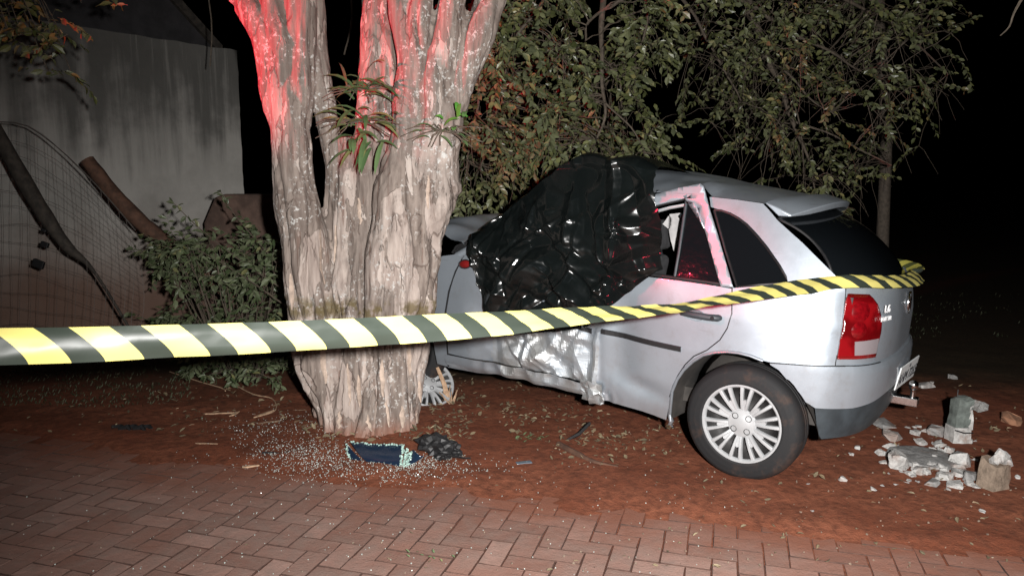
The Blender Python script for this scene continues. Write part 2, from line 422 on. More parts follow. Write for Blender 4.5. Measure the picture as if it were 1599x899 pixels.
xs = spread_axis(-3.6, 4.0, 0.035, 400); ys = spread_axis(2.2, 6.6, 0.035, 400)
V = [(x, y, ground_z(x, y)) for y in ys for x in xs]
nx = len(xs)
Fc = [(j * nx + i, j * nx + i + 1, (j + 1) * nx + i + 1, (j + 1) * nx + i) for j in range(len(ys) - 1) for i in range(nx - 1)]
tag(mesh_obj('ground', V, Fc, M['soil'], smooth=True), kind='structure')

# ------------------------------------------------------------------ brick paving: herringbone, laid square to the edge
path = tag(empty('pavement'), kind='structure')
rng = random.Random(4)
BL, BW, BH = 0.204, 0.102, 0.06
def brick_mesh(i):
    bm = bmesh.new(); bmesh.ops.create_cube(bm, size=1)
    jl = 0.006
    for v in bm.verts:
        v.co = Vector((v.co.x * (BL - jl), v.co.y * (BW - jl), v.co.z * BH))
    bmesh.ops.bevel(bm, geom=[e for e in bm.edges if e.verts[0].co.z > 0 and e.verts[1].co.z > 0], offset=0.0012, segments=1, affect='EDGES')
    for v in bm.verts:
        v.co += Vector((rng.uniform(-1, 1), rng.uniform(-1, 1), rng.uniform(-1, 1) * 0.5)) * 0.0022
    me = bpy.data.meshes.new('brick'); bm.to_mesh(me); bm.free(); me.materials.append(M['paver']); me.materials.append(M['joint_sand_shade'])
    for p_ in me.polygons: p_.material_index = 1 if p_.normal.z < .95 else 0      # joint sand on the sides, coloured dark to paint out their lit edges
    return me
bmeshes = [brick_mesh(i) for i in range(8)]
ang = math.atan2(ED.y, ED.x)
cells = []
def in_view(p):
    q = p - CAM; d = q.y * _c - q.z * _s
    if d < 0.3: return False
    px = IW / 2 + FPX * q.x / d; py = IH / 2 - FPX * (q.y * _s + q.z * _c) / d
    return -30 < px < IW + 30 and py < IH + 25
for i in range(-46, 46):
    for j in range(-46, 46):
        # herringbone: unit cell of two bricks stepping along the diagonal
        for kind in (0, 1):
            if (i - j) % 4 == 0 and kind == 0: c0 = (i + 1.0, j + 0.5, 0)
            elif (i - j) % 4 == 0 and kind == 1: c0 = (i + 3.5, j + 1.0, 90)
            else: continue
            cells.append(c0)
seen = set(); shown = []; rest = MB()
for (a, b, rot) in cells:
    key = (round(a, 2), round(b, 2), rot)
    if key in seen: continue
    seen.add(key)
    off = -2.2
    u_, v_ = a * BW, b * BW + off
    P = Vector((EDGE0.x + 2.4, EDGE0.y + 2.4 * EDGE_S)) + ED * u_ + EN * v_
    e = edge_dist(P.x, P.y)
    if e > 0.13 or e < -3.0 or abs(P.x) > 4.2: continue
    z = -BH / 2 + 0.001 + rng.uniform(-0.0016, 0.0016) + 0.002 * noise.noise(Vector((P.x * 2, P.y * 2, 9)))
    shown.append((in_view(Vector((P.x, P.y, 0))), P, z, rot))
vis = [s for s in shown if s[0]]
cc = Vector((0, 3.2)); vis.sort(key=lambda s: s[1].y)
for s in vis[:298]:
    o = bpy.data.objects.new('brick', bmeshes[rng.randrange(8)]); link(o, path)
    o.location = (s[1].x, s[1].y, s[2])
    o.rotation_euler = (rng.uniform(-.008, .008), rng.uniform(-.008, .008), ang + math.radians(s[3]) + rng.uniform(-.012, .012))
for s in [s for s in shown if not s[0]] + vis[298:]:
    Mx = Matrix.Translation((s[1].x, s[1].y, s[2])) @ Matrix.Rotation(ang + math.radians(s[3]), 4, 'Z')
    rest.box((-BL / 2 + .004, -BW / 2 + .004, -BH / 2), (BL / 2 - .004, BW / 2 - .004, BH / 2), Mx)
tag(rest.build('brick_field', M['paver'], path), kind='stuff')

# ------------------------------------------------------------------ leaves and twigs
def leaf_arrays():
    return {'v': [], 'f': [], 'r': []}
def add_leaf(A, p, axis, nrm, L, Wd, rnd, fold=0.18, droop=0.12):
    axis = axis.normalized(); side = axis.cross(nrm)
    if side.length < 1e-4: side = axis.orthogonal()
    side.normalize(); n_ = side.cross(axis).normalized()
    o = len(A['v'])
    h1, h2 = n_ * (fold * Wd), n_ * (fold * Wd * .8 - droop * L * .35)
    A['v'] += [p, p + axis * (L * .26) + side * (Wd * .40) + h1, p + axis * (L * .62) + side * (Wd * .46) + h2, p + axis * L - n_ * (droop * L), p + axis * (L * .62) - side * (Wd * .46) + h2, p + axis * (L * .26) - side * (Wd * .40) + h1, p + axis * (L * .5) - n_ * (droop * L * .2)]
    A['f'] += [(o, o + 6, o + 2, o + 1), (o + 6, o + 3, o + 2), (o, o + 5, o + 4, o + 6), (o + 6, o + 4, o + 3)]
    A['r'] += [rnd] * 7
def leaf_obj(name, A, m, parent=None):
    o = mesh_obj(name, A['v'], A['f'], m, parent)
    at_ = o.data.attributes.new('rnd', 'FLOAT', 'POINT'); at_.data.foreach_set('value', A['r'])
    return o
def rv(r): 
    return Vector((r.gauss(0, 1), r.gauss(0, 1), r.gauss(0, 1))).normalized()
def bez(a, b, sag, n=6, r=None, wob=0.0):
    a, b = Vector(a), Vector(b); out = []
    for i in range(n + 1):
        t = i / n; p = a.lerp(b, t) + Vector((0, 0, sag * 4 * t * (1 - t)))
        if r and 0 < i < n: p += rv(r) * wob
        out.append(p)
    return out
def catmull(P, n=5):
    P = [Vector(p) for p in P]; out = []
    for i in range(len(P) - 1):
        p0, p1, p2, p3 = P[max(i - 1, 0)], P[i], P[i + 1], P[min(i + 2, len(P) - 1)]
        for j in range(n):
            t = j / n
            out.append(0.5 * ((2 * p1) + (p2 - p0) * t + (2 * p0 - 5 * p1 + 4 * p2 - p3) * t * t + (3 * p1 - p0 - 3 * p2 + p3) * t ** 3))
    out.append(P[-1]); return out
def spray(A, T, start, d, length, nl, L, r, tw=0.0022, droop=0.5, aspect=0.55):
    """one twig with alternate leaves"""
    p = Vector(start); d = d.normalized(); pts = [p.copy()]
    st = 6
    for i in range(st):
        d = (d + Vector((0, 0, -droop / st)) + rv(r) * 0.16).normalized()
        p = p + d * (length / st); pts.append(p.copy())
    T.tube(pts, [tw * (1 - .6 * i / st) for i in range(st + 1)], 3, False)
    for q in range(nl):
        t = (q + 0.6 + r.uniform(-.2, .2)) / nl * st; i = min(int(t), st - 1); b = pts[i].lerp(pts[i + 1], t - i)
        ax = (pts[i + 1] - pts[i]).normalized()
        sd = ax.cross(Vector((0, 0, 1)))
        if sd.length < .1: sd = rv(r)
        sd.normalize()
        la = (ax * 0.7 + sd * (1 if q % 2 else -1) * r.uniform(.6, 1.1) + rv(r) * 0.35 + Vector((0, 0, -r.uniform(0, .75)))).normalized()
        nr = (Vector((0, 0, 1)) * .6 + rv(r)).normalized()
        l_ = L * r.uniform(.65, 1.2)
        add_leaf(A, b, la, nr, l_, l_ * aspect * r.uniform(.8, 1.2), r.random())

# ------------------------------------------------------------------ wall, roof behind it, wall stub
WA, WB = Vector((-3.08, 8.6)), Vector((-4.64, 6.73))
wd = (WB - WA).normalized(); wn_ = Vector((wd.y, -wd.x))
if wn_.y > 0: wn_ = -wn_
house = tag(empty('boundary_wall', (WA.x, WA.y, 0)), 'tall pale rendered wall with black mould streaks and red soil splash', 'wall')
def wpt(s, z, d=0.0): p = WA + wd * s - wn_ * d; return Vector((p.x - WA.x, p.y - WA.y, z))
LW = 6.2; wb = bmesh.new()
grid = {}
NS, NZ = 80, 40
for i in range(NS + 1):
    for j in range(NZ + 1):
        s = LW * i / NS; z = -0.1 + 3.13 * j / NZ
        if j == NZ: z += 0.015 * noise.noise(Vector((s * 5, 0, 0)))
        d = 0.012 * noise.noise(Vector((s * 1.5, z * 1.5, 2))) + (0.01 * noise.noise(Vector((0, z * 8, 1))) if i == 0 else 0)
        grid[i, j] = wb.verts.new(wpt(s + (0.012 * noise.noise(Vector((3, z * 6, 1))) if i == 0 else 0), z, d))
for i in range(NS):
    for j in range(NZ):
        wb.faces.new((grid[i, j], grid[i + 1, j], grid[i + 1, j + 1], grid[i, j + 1]))
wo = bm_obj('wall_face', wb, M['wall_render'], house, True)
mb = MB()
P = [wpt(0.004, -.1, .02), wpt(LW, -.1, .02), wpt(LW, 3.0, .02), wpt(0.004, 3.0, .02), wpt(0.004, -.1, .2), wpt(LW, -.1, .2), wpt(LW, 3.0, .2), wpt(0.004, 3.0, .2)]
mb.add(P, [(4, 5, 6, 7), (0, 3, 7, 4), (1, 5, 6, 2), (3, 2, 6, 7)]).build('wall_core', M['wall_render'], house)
# dark gabled roof behind
rf = tag(empty('house_roof', (WA.x, WA.y, 0)), 'dark gabled roof rising behind the pale wall', 'roof')
mb = MB()
r0, r1, r2 = wpt(-0.05, 3.02, .45), wpt(2.2, 5.1, .45), wpt(4.6, 3.02, .45)
b0, b1_, b2 = [p + Vector((-wn_.x * 4, -wn_.y * 4, 0)) for p in (r0, r1, r2)]
mb.add([r0, r1, r2, b0, b1_, b2], [(0, 1, 4, 3), (1, 2, 5, 4), (3, 4, 5)]).build('roof_slope', M['roof_dark'], rf)
mb = MB(); mb.add([r0 + Vector((0, 0, -3.0)), r2 + Vector((0, 0, -3.0)), r2, r1, r0], [(0, 1, 2, 3, 4)]).build('gable', M['roof_dark'], rf)
mb = MB()
for a, b in ((r0, r1), (r1, r2)):
    f0 = Vector((wn_.x, wn_.y, 0)) * 0.06
    mb.add([a + f0, b + f0, b + f0 + Vector((0, 0, .12)), a + f0 + Vector((0, 0, .12)), a - f0, b - f0, b - f0 + Vector((0, 0, .12)), a - f0 + Vector((0, 0, .12))],
           [(0, 1, 2, 3), (4, 7, 6, 5), (0, 4, 5, 1), (3, 2, 6, 7)])
mb.build('barge_board', M['old_wood'], rf)
# brown stub behind the bush
a = at(318, 303, 7.3); b = at(440, 303, 7.3)
ms = MB()
prof = [(a.x, -.05), (a.x - .02, a.z - .28), (a.x + .10, a.z - .03), (a.x + .2, a.z), (b.x, a.z + .0), (b.x + .2, -.05)]
ms.prism(prof, 7.3, 7.6)
o = ms.build('low_wall', M['brown_render']); bevel(o, .03, 2)
tag(o, 'low brown rendered wall stub behind the leafy bush', 'wall')

# ------------------------------------------------------------------ fallen fence on the left
rng = random.Random(11)
def post(name, pts, radii, m, label, sides=9):
    mb = MB(); P = catmull(pts, 4); R = np.interp(np.linspace(0, 1, len(P)), np.linspace(0, 1, len(radii)), radii)
    mb.tube(P, [r_ * (1 + .12 * noise.noise(Vector((i * .7, 0, 4)))) for i, r_ in enumerate(R)], sides)
    o = mb.build(name, m); auto_smooth(o, 50); return tag(o, label, 'post', 'broken wooden fence posts')
post('fence_post', [at(-60, 110, 5.9), at(5, 225, 5.9), at(60, 320, 5.95), at(105, 385, 6.0), at(150, 428, 6.05), at(230, 560, 6.2)], [.055, .058, .062, .045, .012, .010], M['old_wood'],
     'dark weathered wooden fence post leaning at the left edge')
post('fence_post', [at(136, 250, 6.35), at(175, 300, 6.35), at(225, 352, 6.35), at(265, 382, 6.35), at(380, 480, 6.3)], [.058, .062, .07, .062, .05], M['brown_wood'],
     'broken reddish brown fence post tilted against the pale wall', 8)
fence = tag(empty('wire_fence', (-4.2, 5.9, 0)), 'sagging square wire mesh fence in front of the pale wall', 'fence')
wm = MB(); off = Vector((-4.2, 5.9, 0))
def fpt(u, v):      # u across 0..1, v up 0..1
    px = -40 + u * (250 - 70 * (1 - v) ** 2 * 0) ; top = 190 + 10 * u + 250 * max(0, u - .28) ** 1.35
    py = top + (1 - v) * (560 - top)
    px += 14 * math.sin(v * 3.0) * u
    return at(px, py, 5.95 + .12 * math.sin(u * 5) * (1 - v) + .1 * u) - off
for i in range(19):
    u = i / 18
    wm.tube([fpt(u + .006 * math.sin(i * 3 + j), j / 10) for j in range(11)], .0016, 3, False)
for j in range(15):
    v = j / 14
    wm.tube([fpt(i / 12, v + .008 * math.sin(j * 2 + i)) for i in range(13)], .0016, 3, False)
tag(wm.build('wire_mesh', M['wire'], fence), kind='stuff')
wm = MB(); wm.tube([fpt(i / 12, 1.0) + Vector((0, -.004, .004)) for i in range(13)], .005, 5); wm.build('top_wire', M['wire'], fence)
for (px, py, w_) in ((69, 360, .02), (70, 382, .03), (60, 412, .045)):
    c0 = at(px, py, 5.9) - off; mb = MB()
    mb.box((-w_, -.015, -w_ * .7), (w_, .015, w_ * .7), Matrix.Translation(c0) @ Matrix.Rotation(.4, 4, 'Y'))
    bevel(mb.build('caught_scrap', M['black_plastic'], fence), .006)
# cord hanging before the wall
mb = MB(); mb.tube([at(326, -60, 6.6), at(326, 0, 6.6), at(330, 30, 6.6), at(331, 60, 6.6), at(328, 104, 6.6)], .006, 5)
tag(mb.build('hanging_vine', M['twig']), 'thin vine hanging down in front of the mouldy wall top', 'vine')

# ------------------------------------------------------------------ the big multi-stemmed tree
YT = 4.52
STEMS = [
 # (px, py, dY, r_px)
 [(545,708,-.02,50),(533,640,-.02,47),(509,570,-.02,48),(491,500,0,48),(478,400,0,43),(463,300,0,38),(450,200,0,37),(440,130,0,37),(412,55,.02,28),(372,-20,.05,24),(330,-120,.1,22),(270,-300,.2,16)],
 [(440,150,0,34),(440,80,.0,30),(428,20,.02,24),(420,-60,.02,22),(415,-280,.1,18)],
 [(455,240,0,30),(463,140,.02,32),(468,60,.02,28),(470,-20,.02,27),(478,-300,.0,20)],
 [(535,640,.1,46),(518,520,.10,34),(512,420,.12,26),(521,330,.12,22),(524,260,.10,20),(511,180,.10,20),(498,100,.12,20),(490,0,.12,20),(488,-280,.1,15)],
 [(560,680,-.06,52),(548,580,-.04,40),(540,480,.0,32),(541,400,.03,28),(547,320,.06,27),(545,260,.08,22),(535,215,.10,18)],
 [(575,660,-.09,44),(567,560,-.07,34),(563,460,-.04,27),(565,380,.0,23),(568,310,.04,24),(572,240,.06,26),(578,150,.12,24),(584,60,.18,24),(588,-30,.2,22),(596,-280,.25,18)],
 [(600,710,-.03,50),(604,640,-.05,48),(604,560,-.06,46),(604,480,-.08,45),(612,400,-.08,44),(620,320,-.06,42),(632,250,-.04,38),(640,180,-.03,34),(640,110,-.02,27),(632,50,0,23),(618,-20,.02,23),(590,-150,.05,20),(560,-300,.1,16)],
 [(640,200,-.03,30),(648,120,-.02,25),(656,50,-.02,22),(662,-20,-.02,21),(670,-300,0,17)],
 [(622,692,.02,37),(630,600,.02,34),(645,520,.0,36),(656,440,-.02,37),(665,360,-.02,39),(684,290,0,36),(690,230,.0,32),(706,160,.02,31),(730,95,.04,30),(752,40,.05,28),(775,-20,.07,25),(810,-120,.1,22),(860,-300,.2,16)],
 [(655,340,-.05,34),(664,260,-.05,32),(672,180,-.04,30),(684,110,-.02,28),(697,50,0,26),(712,-20,.0,25),(735,-150,0,21),(755,-300,0,16)],
 [(600,420,.02,30),(606,300,.10,26),(608,200,.14,24),(605,100,.16,22),(603,0,.18,21),(600,-280,.2,16)],
 [(590,700,-.12,40),(590,630,-.14,26),(588,560,-.12,20),(592,480,-.08,16)],
 [(624,708,-.04,32),(622,650,-.08,24),(622,560,-.10,18)],
 [(526,708,.0,34),(522,655,-.02,26),(508,590,-.04,18)],
]
mbt = MB(); stem_paths = []
for S in STEMS:
    P = [at(a, b, YT + d) for a, b, d, r in S]; R = [r * (.93 if b > 560 else .87) * YT / FPX for a, b, d, r in S]
    if S[0][1] > 650:
        P.insert(0, Vector((P[0].x * 1.0, P[0].y, -.12))); R.insert(0, R[0] * 1.22)
    C = catmull(P, 6); Rr = np.interp(np.linspace(0, len(P) - 1, len(C)), range(len(P)), R)
    C = [c + Vector((noise.noise(Vector((c.z * 3, len(stem_paths), 0))), noise.noise(Vector((c.z * 3, len(stem_paths), 7))), 0)) * .022 for c in C]
    Rr = [r_ * (1 + .10 * noise.noise(Vector((c.z * 4, len(stem_paths) * 3.1, 2)))) for r_, c in zip(Rr, C)]
    stem_paths.append((C, list(Rr))); mbt.tube(C, Rr, 14)
# small burrs and root toes
for (px, py, d, r_) in ((706, 294, -.06, 13), (470, 420, -.12, 12)):
    p = at(px, py, YT + d); mbt.tube([p + Vector((0, .08, 0)), p + Vector((0, .0, 0)), p + Vector((0, -.02, 0))], [r_ * .004 * 1.2, r_ * .004, r_ * .002], 8)
tmp = mbt.build('trunk_src', None)
rm = tmp.modifiers.new('rm', 'REMESH'); rm.mode = 'VOXEL'; rm.voxel_size = 0.0095
sm = tmp.modifiers.new('sm', 'SMOOTH'); sm.iterations = 3; sm.factor = .5
dg = bpy.context.evaluated_depsgraph_get(); dg.update()
tm = bpy.data.meshes.new_from_object(tmp.evaluated_get(dg)); bpy.data.objects.remove(tmp)
nv = len(tm.vertices); co = np.empty(nv * 3); no = np.empty(nv * 3)
tm.vertices.foreach_get('co', co); tm.vertices.foreach_get('normal', no); co = co.reshape(-1, 3); no = no.reshape(-1, 3)
disp = np.empty(nv)
def sst0(a, b, x):
    t = min(1, max(0, (x - a) / (b - a))); return t * t * (3 - 2 * t)
for i in range(nv):
    x, y, z = co[i]
    q = z < 1.9
    rdg = 1 - abs(noise.noise(Vector((x * 15, y * 15, z * 1.6))))
    wob_ = .35 * noise.noise(Vector((x * 3, y * 3, z * 2.5)))
    flute = 1 - abs(noise.noise(Vector((x * 7.5 + wob_, y * 7.5, z * .9 + 4)))) * 2
    lowf = 1 - sst0(.7, 1.7, z)
    disp[i] = .010 * noise.noise(Vector((x * 6, y * 6, z * 3.2))) + .011 * (rdg - .75) * (.5 + .5 * lowf) + .0055 * noise.noise(Vector((x * 45, y * 45, z * 11)))
    disp[i] += -.055 * max(0, flute - .60) / .40 * (.30 + .70 * lowf) + .20 * max(0, .24 - z) * (.6 + 2.2 * noise.noise(Vector((x * 6, y * 6, 2))))
co += no * disp[:, None]
tm.vertices.foreach_set('co', co.ravel()); tm.materials.clear(); tm.materials.append(M['bark'])
tm.polygons.foreach_set('use_smooth', [True] * len(tm.polygons)); tm.update()
tree = tag(empty('broad_tree', (-.83, YT, 0)), 'thick many-stemmed tree with pale peeling bark that the silver car struck', 'tree')
o = bpy.data.objects.new('trunk', tm); link(o, tree); o.location = (.83, -YT, 0)
# loose strips of bark standing off the trunk
rng = random.Random(5)
from mathutils.bvhtree import BVHTree
bvh = BVHTree.FromPolygons([Vector(c) for c in co], [tuple(p.vertices) for p in tm.polygons])
for (px, py, ln, w_) in ((525, 385, .26, .030), (562, 330, .16, .022), (500, 400, .34, .034), (640, 560, .20, .03), (597, 590, .22, .026), (505, 560, .3, .034), (560, 610, .2, .03), (655, 610, .14, .03), (455, 455, .22, .03), (545, 600, .25, .02), (628, 650, .13, .03), (575, 660, .10, .024), (650, 655, .10, .026), (530, 655, .10, .02), (605, 645, .16, .02), (668, 300, .2, .02)):
    d = ray(px, py).normalized(); hit = bvh.ray_cast(CAM, d)
    if hit[0] is None: continue
    p, nn = hit[0], hit[1]; side = nn.cross(Vector((0, 0, 1))).normalized(); upv = side.cross(nn).normalized()
    V, Fc = [], []
    n = 7
    for i in range(n + 1):
        t = i / n - .5; wv = w_ * (1 - (2 * t) ** 2 * .75) * (1 + .3 * noise.noise(Vector((i * .9, px, 0))))
        cen = p + upv * (t * ln) + side * (.012 * noise.noise(Vector((i * .6, py, 3)))) ; h = bvh.find_nearest(cen)
        cen = h[0] + h[1] * (.004 + .016 * max(0, -t * 2) ** 2)
        V += [cen - side * wv * .5 - nn * .004, cen + nn * .003, cen + side * wv * .5 - nn * .004 + nn * .008 * (i % 2)]
    for i in range(n):
        Fc += [(3 * i, 3 * i + 1, 3 * i + 4, 3 * i + 3), (3 * i + 1, 3 * i + 2, 3 * i + 5, 3 * i + 4)]
    so = mesh_obj('bark_strip', [v - Vector((-.83, YT, 0)) for v in V], Fc, M['bark_pale'] if 'bark_pale' in M else simple('bark_pale', (.40, .31, .25), .8, var=.25, vs_=30, bump=.4, bs=120), tree, True); solid(so, .003, 0)
# crown high above the picture
A = leaf_arrays(); T = MB(); rng = random.Random(21); off = Vector((-.83, YT, 0))
for C, R in stem_paths:
    tip = C[-1]
    if tip.z < 3.2: continue
    for q in range(40):
        s = tip + Vector((rng.gauss(0, .5), rng.gauss(0, .5), rng.uniform(-.1, .9)))
        if s.z < 3.55: s.z = 3.55 + rng.random() * .4
        T.tube(bez(tip, s, .05, 4, rng, .02), [.010, .008, .006, .005, .004], 4, False)
        spray(A, T, s, rv(rng) + Vector((0, 0, .5)), .4, 12, .07, rng, .003, .1)
for v_ in (A['v'], T.v):
    for i in range(len(v_)): v_[i] = v_[i] - off
leaf_obj('crown', A, M['leaf_tree'], tree); T.build('branch', M['twig'], tree)

# ------------------------------------------------------------------ plants growing on the trunk
def strap_plant(name, px, py, dY, n, L, wd_, m, label, seed, up=.5, aim=None, roots=True):
    r = random.Random(seed); base = at(px, py, YT + dY); root = tag(empty(name, base), label, 'plant', 'plants growing on the trunk')
    for i in range(n):
        A = leaf_arrays()
        a_ = r.uniform(0, 2 * math.pi); d = Vector((math.cos(a_), -abs(math.sin(a_)) * .6, up + r.uniform(-.5, .6))).normalized()
        if aim: d = (d + Vector(aim)).normalized()
        l_ = L * r.uniform(.45, 1.15); p = Vector((r.gauss(0, .055), r.gauss(-.01, .015), r.gauss(0, .03))) + d * .02; st = 5; rr = r.random()
        sd = d.cross(Vector((0, -.6, 1))).normalized()
        pts = []
        for j in range(st + 1):
            t = j / st; pts.append((p.copy(), wd_ * math.sin(math.pi * min(1, .12 + .88 * t)) ** .7 * .5 if j < st else 0.001)); p = p + d * (l_ / st)
            d = (d + Vector((0, 0, -.26))).normalized()
        o_ = len(A['v'])
        for (q, w_) in pts:
            A['v'] += [q - sd * w_ + Vector((0, 0, .25 * w_)), q, q + sd * w_ + Vector((0, 0, .25 * w_))]; A['r'] += [rr] * 3
        for j in range(st):
            b_ = o_ + 3 * j; A['f'] += [(b_, b_ + 1, b_ + 4, b_ + 3), (b_ + 1, b_ + 2, b_ + 5, b_ + 4)]
        leaf_obj('leaf', A, m, root)
    if roots:
        T = MB()
        for i in range(18):
            T.tube(bez((0, 0, 0), (r.uniform(-.25, .25), -.02, r.uniform(-.10, .03)), .02, 4, r, .008), .0032, 4, False)
        T.build('aerial_root', M['twig'], root)
strap_plant('epiphyte', 568, 140, -.06, 20, .22, .030, M['leaf_fern'], 'drooping dark green strap-leaved plant in the fork, uppermost on the trunk', 1, .5)
strap_plant('epiphyte', 560, 190, -.16, 18, .20, .026, M['leaf_fern'], 'green strap-leaved plant with long pale roots across the fork', 2, .2)
strap_plant('epiphyte', 572, 218, -.18, 16, .20, .030, M['leaf_fern'], 'green strap-leaved plant hanging lowest below the fork of the trunk', 3, -.3, None, False)
strap_plant('epiphyte', 705, 192, -.18, 7, .10, .034, M['leaf_bright'], 'small bright green sprout on the right-hand stem', 4, .8, None, False)
strap_plant('epiphyte', 690, 205, -.16, 8, .13, .020, M['leaf_fern'], 'dull green tuft with roots beside the bright sprout', 6, .0)

# ------------------------------------------------------------------ trees behind the car
def back_tree(name, label, limbs, poly, n, Yr, seed, base, group, dens=0.0, L=.064, nl=(10, 16), gap=.9, twig='twig', leaf='leaf_tree', lim_r=1.0, droop=.6, bare=False, push=0.0):
    r = random.Random(seed); root = tag(empty(name, base), label, 'tree', group)
    off = Vector(base); A = leaf_arrays(); T = MB(); LP = []; B = MB()
    for lb in limbs:
        P = catmull([at(a, b, y + push) for a, b, y, q in lb], 5); R = np.interp(np.linspace(0, len(lb) - 1, len(P)), range(len(lb)), [q for *_, q in lb])
        P = [p + Vector((noise.noise(p * 2.3), noise.noise(p * 2.3 + Vector((5, 0, 0))), noise.noise(p * 2.3 + Vector((0, 9, 0))))) * .05 for p in P]
        B.tube(P, [x * lim_r for x in R], 6); LP += [(p, R[i] * lim_r) for i, p in enumerate(P)]
    xs_ = [p[0] for p in poly]; ys_ = [p[1] for p in poly]
    def inside(x, y):
        c = False; j = len(poly) - 1
        for i in range(len(poly)):
            if (poly[i][1] > y) != (poly[j][1] > y) and x < (poly[j][0] - poly[i][0]) * (y - poly[i][1]) / (poly[j][1] - poly[i][1]) + poly[i][0]: c = not c
            j = i
        return c
    made = 0; tries = 0
    while made < n and tries < n * 30:
        tries += 1
        x, y = r.uniform(min(xs_), max(xs_)), r.uniform(min(ys_), max(ys_))
        if not inside(x, y): continue
        p = at(x, y, r.uniform(*Yr) + push)
        if noise.noise(p * 1.9 + Vector((seed, 0, 0))) < dens - .28 + .25 * (r.random() - .5): continue
        near = min(LP, key=lambda q: (q[0] - p).length_squared)
        q = near[0]; d = (p - q)
        if d.length > gap: p = q + d.normalized() * gap * r.uniform(.7, 1); d = p - q
        if d.length > .12 and made % 2 == 0:
            T.tube(bez(q, p, .05 * d.length, 5, r, .018), [.0065, .0058, .005, .0042, .0035, .003], 4, False)
        dd = (d.normalized() * .7 + rv(r) * .8 + Vector((0, -.2, -.1)))
        spray(A, T, p, dd, r.uniform(.22, .45), r.randint(*nl), L, r, .0024, droop)
        for _b in range(2 if bare else 1):      # bare twigs
            if r.random() > (.8 if bare else .4): continue
            q2 = p + rv(r) * r.uniform(.2, .45) + Vector((0, 0, -.2)); T.tube(bez(p, q2, .03, 4, r, .012), [.003, .0026, .0022, .0018, .0014], 3, False)
        made += 1
    for v_ in (A['v'], T.v, B.v):
        for i in range(len(v_)): v_[i] = v_[i] - off
    o = leaf_obj('crown', A, M[leaf], root); auto_smooth(B.build('trunk', M[twig], root), 60); tag(T.build('twig', M[twig], root), kind='stuff')
    return root
GRP = 'trees behind the car'
back_tree('leafy_tree', 'leafy tree overhanging the black sheet, right beside the thick trunk',
  [[(900, -560, 7.2, .09), (915, -200, 7.0, .06), (940, -30, 6.6, .030), (941, 70, 6.5, .022), (938, 130, 6.45, .018), (944, 175, 6.4, .013), (930, 215, 6.4, .008)],
   [(941, 20, 6.5, .014), (918, 40, 6.45, .012), (914, 70, 6.4, .008), (880, 80, 6.4, .004)],
   [(930, -100, 6.9, .03), (850, 0, 6.7, .02), (800, 80, 6.6, .013), (770, 180, 6.6, .010), (750, 260, 6.6, .006)],
   [(915, -150, 7.0, .03), (1000, -20, 6.8, .018), (1010, 60, 6.7, .01), (960, 110, 6.7, .006)],
   [(760, -80, 6.8, .02), (735, 40, 6.7, .014), (745, 150, 6.6, .010), (728, 250, 6.5, .006)],
   [(944, 160, 6.4, .010), (985, 200, 6.3, .007), (1010, 245, 6.3, .004)],
   [(520, -200, 7.2, .02), (545, 0, 7.1, .012), (540, 90, 7.0, .008)]],
  [(722, -30), (1040, -30), (1045, 60), (1000, 130), (1010, 170), (1045, 240), (1020, 262), (900, 245), (830, 262), (770, 320), (725, 345), (712, 300), (720, 180)], 560, (6.0, 7.4), 3,
  tuple(at(905, 470, 7.2).xy) + (0,), GRP, .24, L=.074)
back_tree('leafy_tree', 'drooping leafy tree with bare sweeping branches above the car roof',
  [[(1000, -420, 7.6, .12), (1060, -150, 7.2, .07), (1150, -30, 6.9, .045), (1185, 60, 6.8, .038), (1215, 130, 6.75, .03), (1240, 190, 6.7, .022), (1262, 250, 6.7, .012), (1275, 300, 6.7, .007)],
   [(1050, -20, 6.9, .022), (1085, 25, 6.8, .016), (1105, 65, 6.75, .014), (1130, 110, 6.7, .010), (1155, 160, 6.7, .006)],
   [(1140, -60, 6.9, .03), (1190, 20, 6.8, .022), (1260, 65, 6.75, .016), (1330, 100, 6.75, .010), (1380, 130, 6.8, .006)],
   [(1225, 110, 6.7, .014), (1260, 145, 6.65, .010), (1300, 175, 6.6, .006)],
   [(1245, 190, 6.7, .012), (1320, 225, 6.65, .008), (1390, 260, 6.65, .005)],
   [(1235, 170, 6.7, .010), (1205, 200, 6.6, .007), (1190, 250, 6.6, .004)],
   [(1180, -60, 7.0, .03), (1300, -10, 7.0, .02), (1420, 60, 7.2, .012), (1480, 120, 7.3, .006)],
   [(1200, 30, 6.8, .010), (1180, -10, 6.7, .006)],
   [(1225, 120, 6.7, .010), (1250, 200, 6.6, .007), (1255, 290, 6.6, .004)]],
  [(1060, -30), (1470, -30), (1490, 60), (1490, 125), (1440, 160), (1400, 165), (1385, 230), (1425, 265), (1380, 285), (1340, 335), (1240, 300), (1160, 275), (1135, 225), (1060, 205), (1040, 165), (1075, 120), (1055, 60)], 370, (6.0, 7.8), 8,
  tuple(at(1000, 470, 7.6).xy) + (0,), GRP, .26, bare=True, push=.7)
mb = MB(); b0 = gp(1380, 470)
P = [at(1378, 480, 8.4), at(1378, 380, 8.4), at(1381, 300, 8.4), at(1384, 200, 8.4), at(1375, 60, 8.4), at(1370, -150, 8.4)]
P[0].z = -.05
tr = tag(empty('slender_tree', (P[0].x, P[0].y, 0)), 'slender dark trunk standing behind the car tailgate', 'tree', GRP)
mb.tube([p - tr.location for p in catmull(P, 4)], list(np.linspace(.072, .05, 21)), 9); auto_smooth(mb.build('trunk', M['twig_dark'], tr), 60)
A = leaf_arrays(); T = MB(); r = random.Random(77)
for i in range(150):
    p = at(r.uniform(1300, 1480), r.uniform(-250, 40), r.uniform(7.9, 9.0)) - tr.location; spray(A, T, p, rv(r), .35, 10, .06, r)
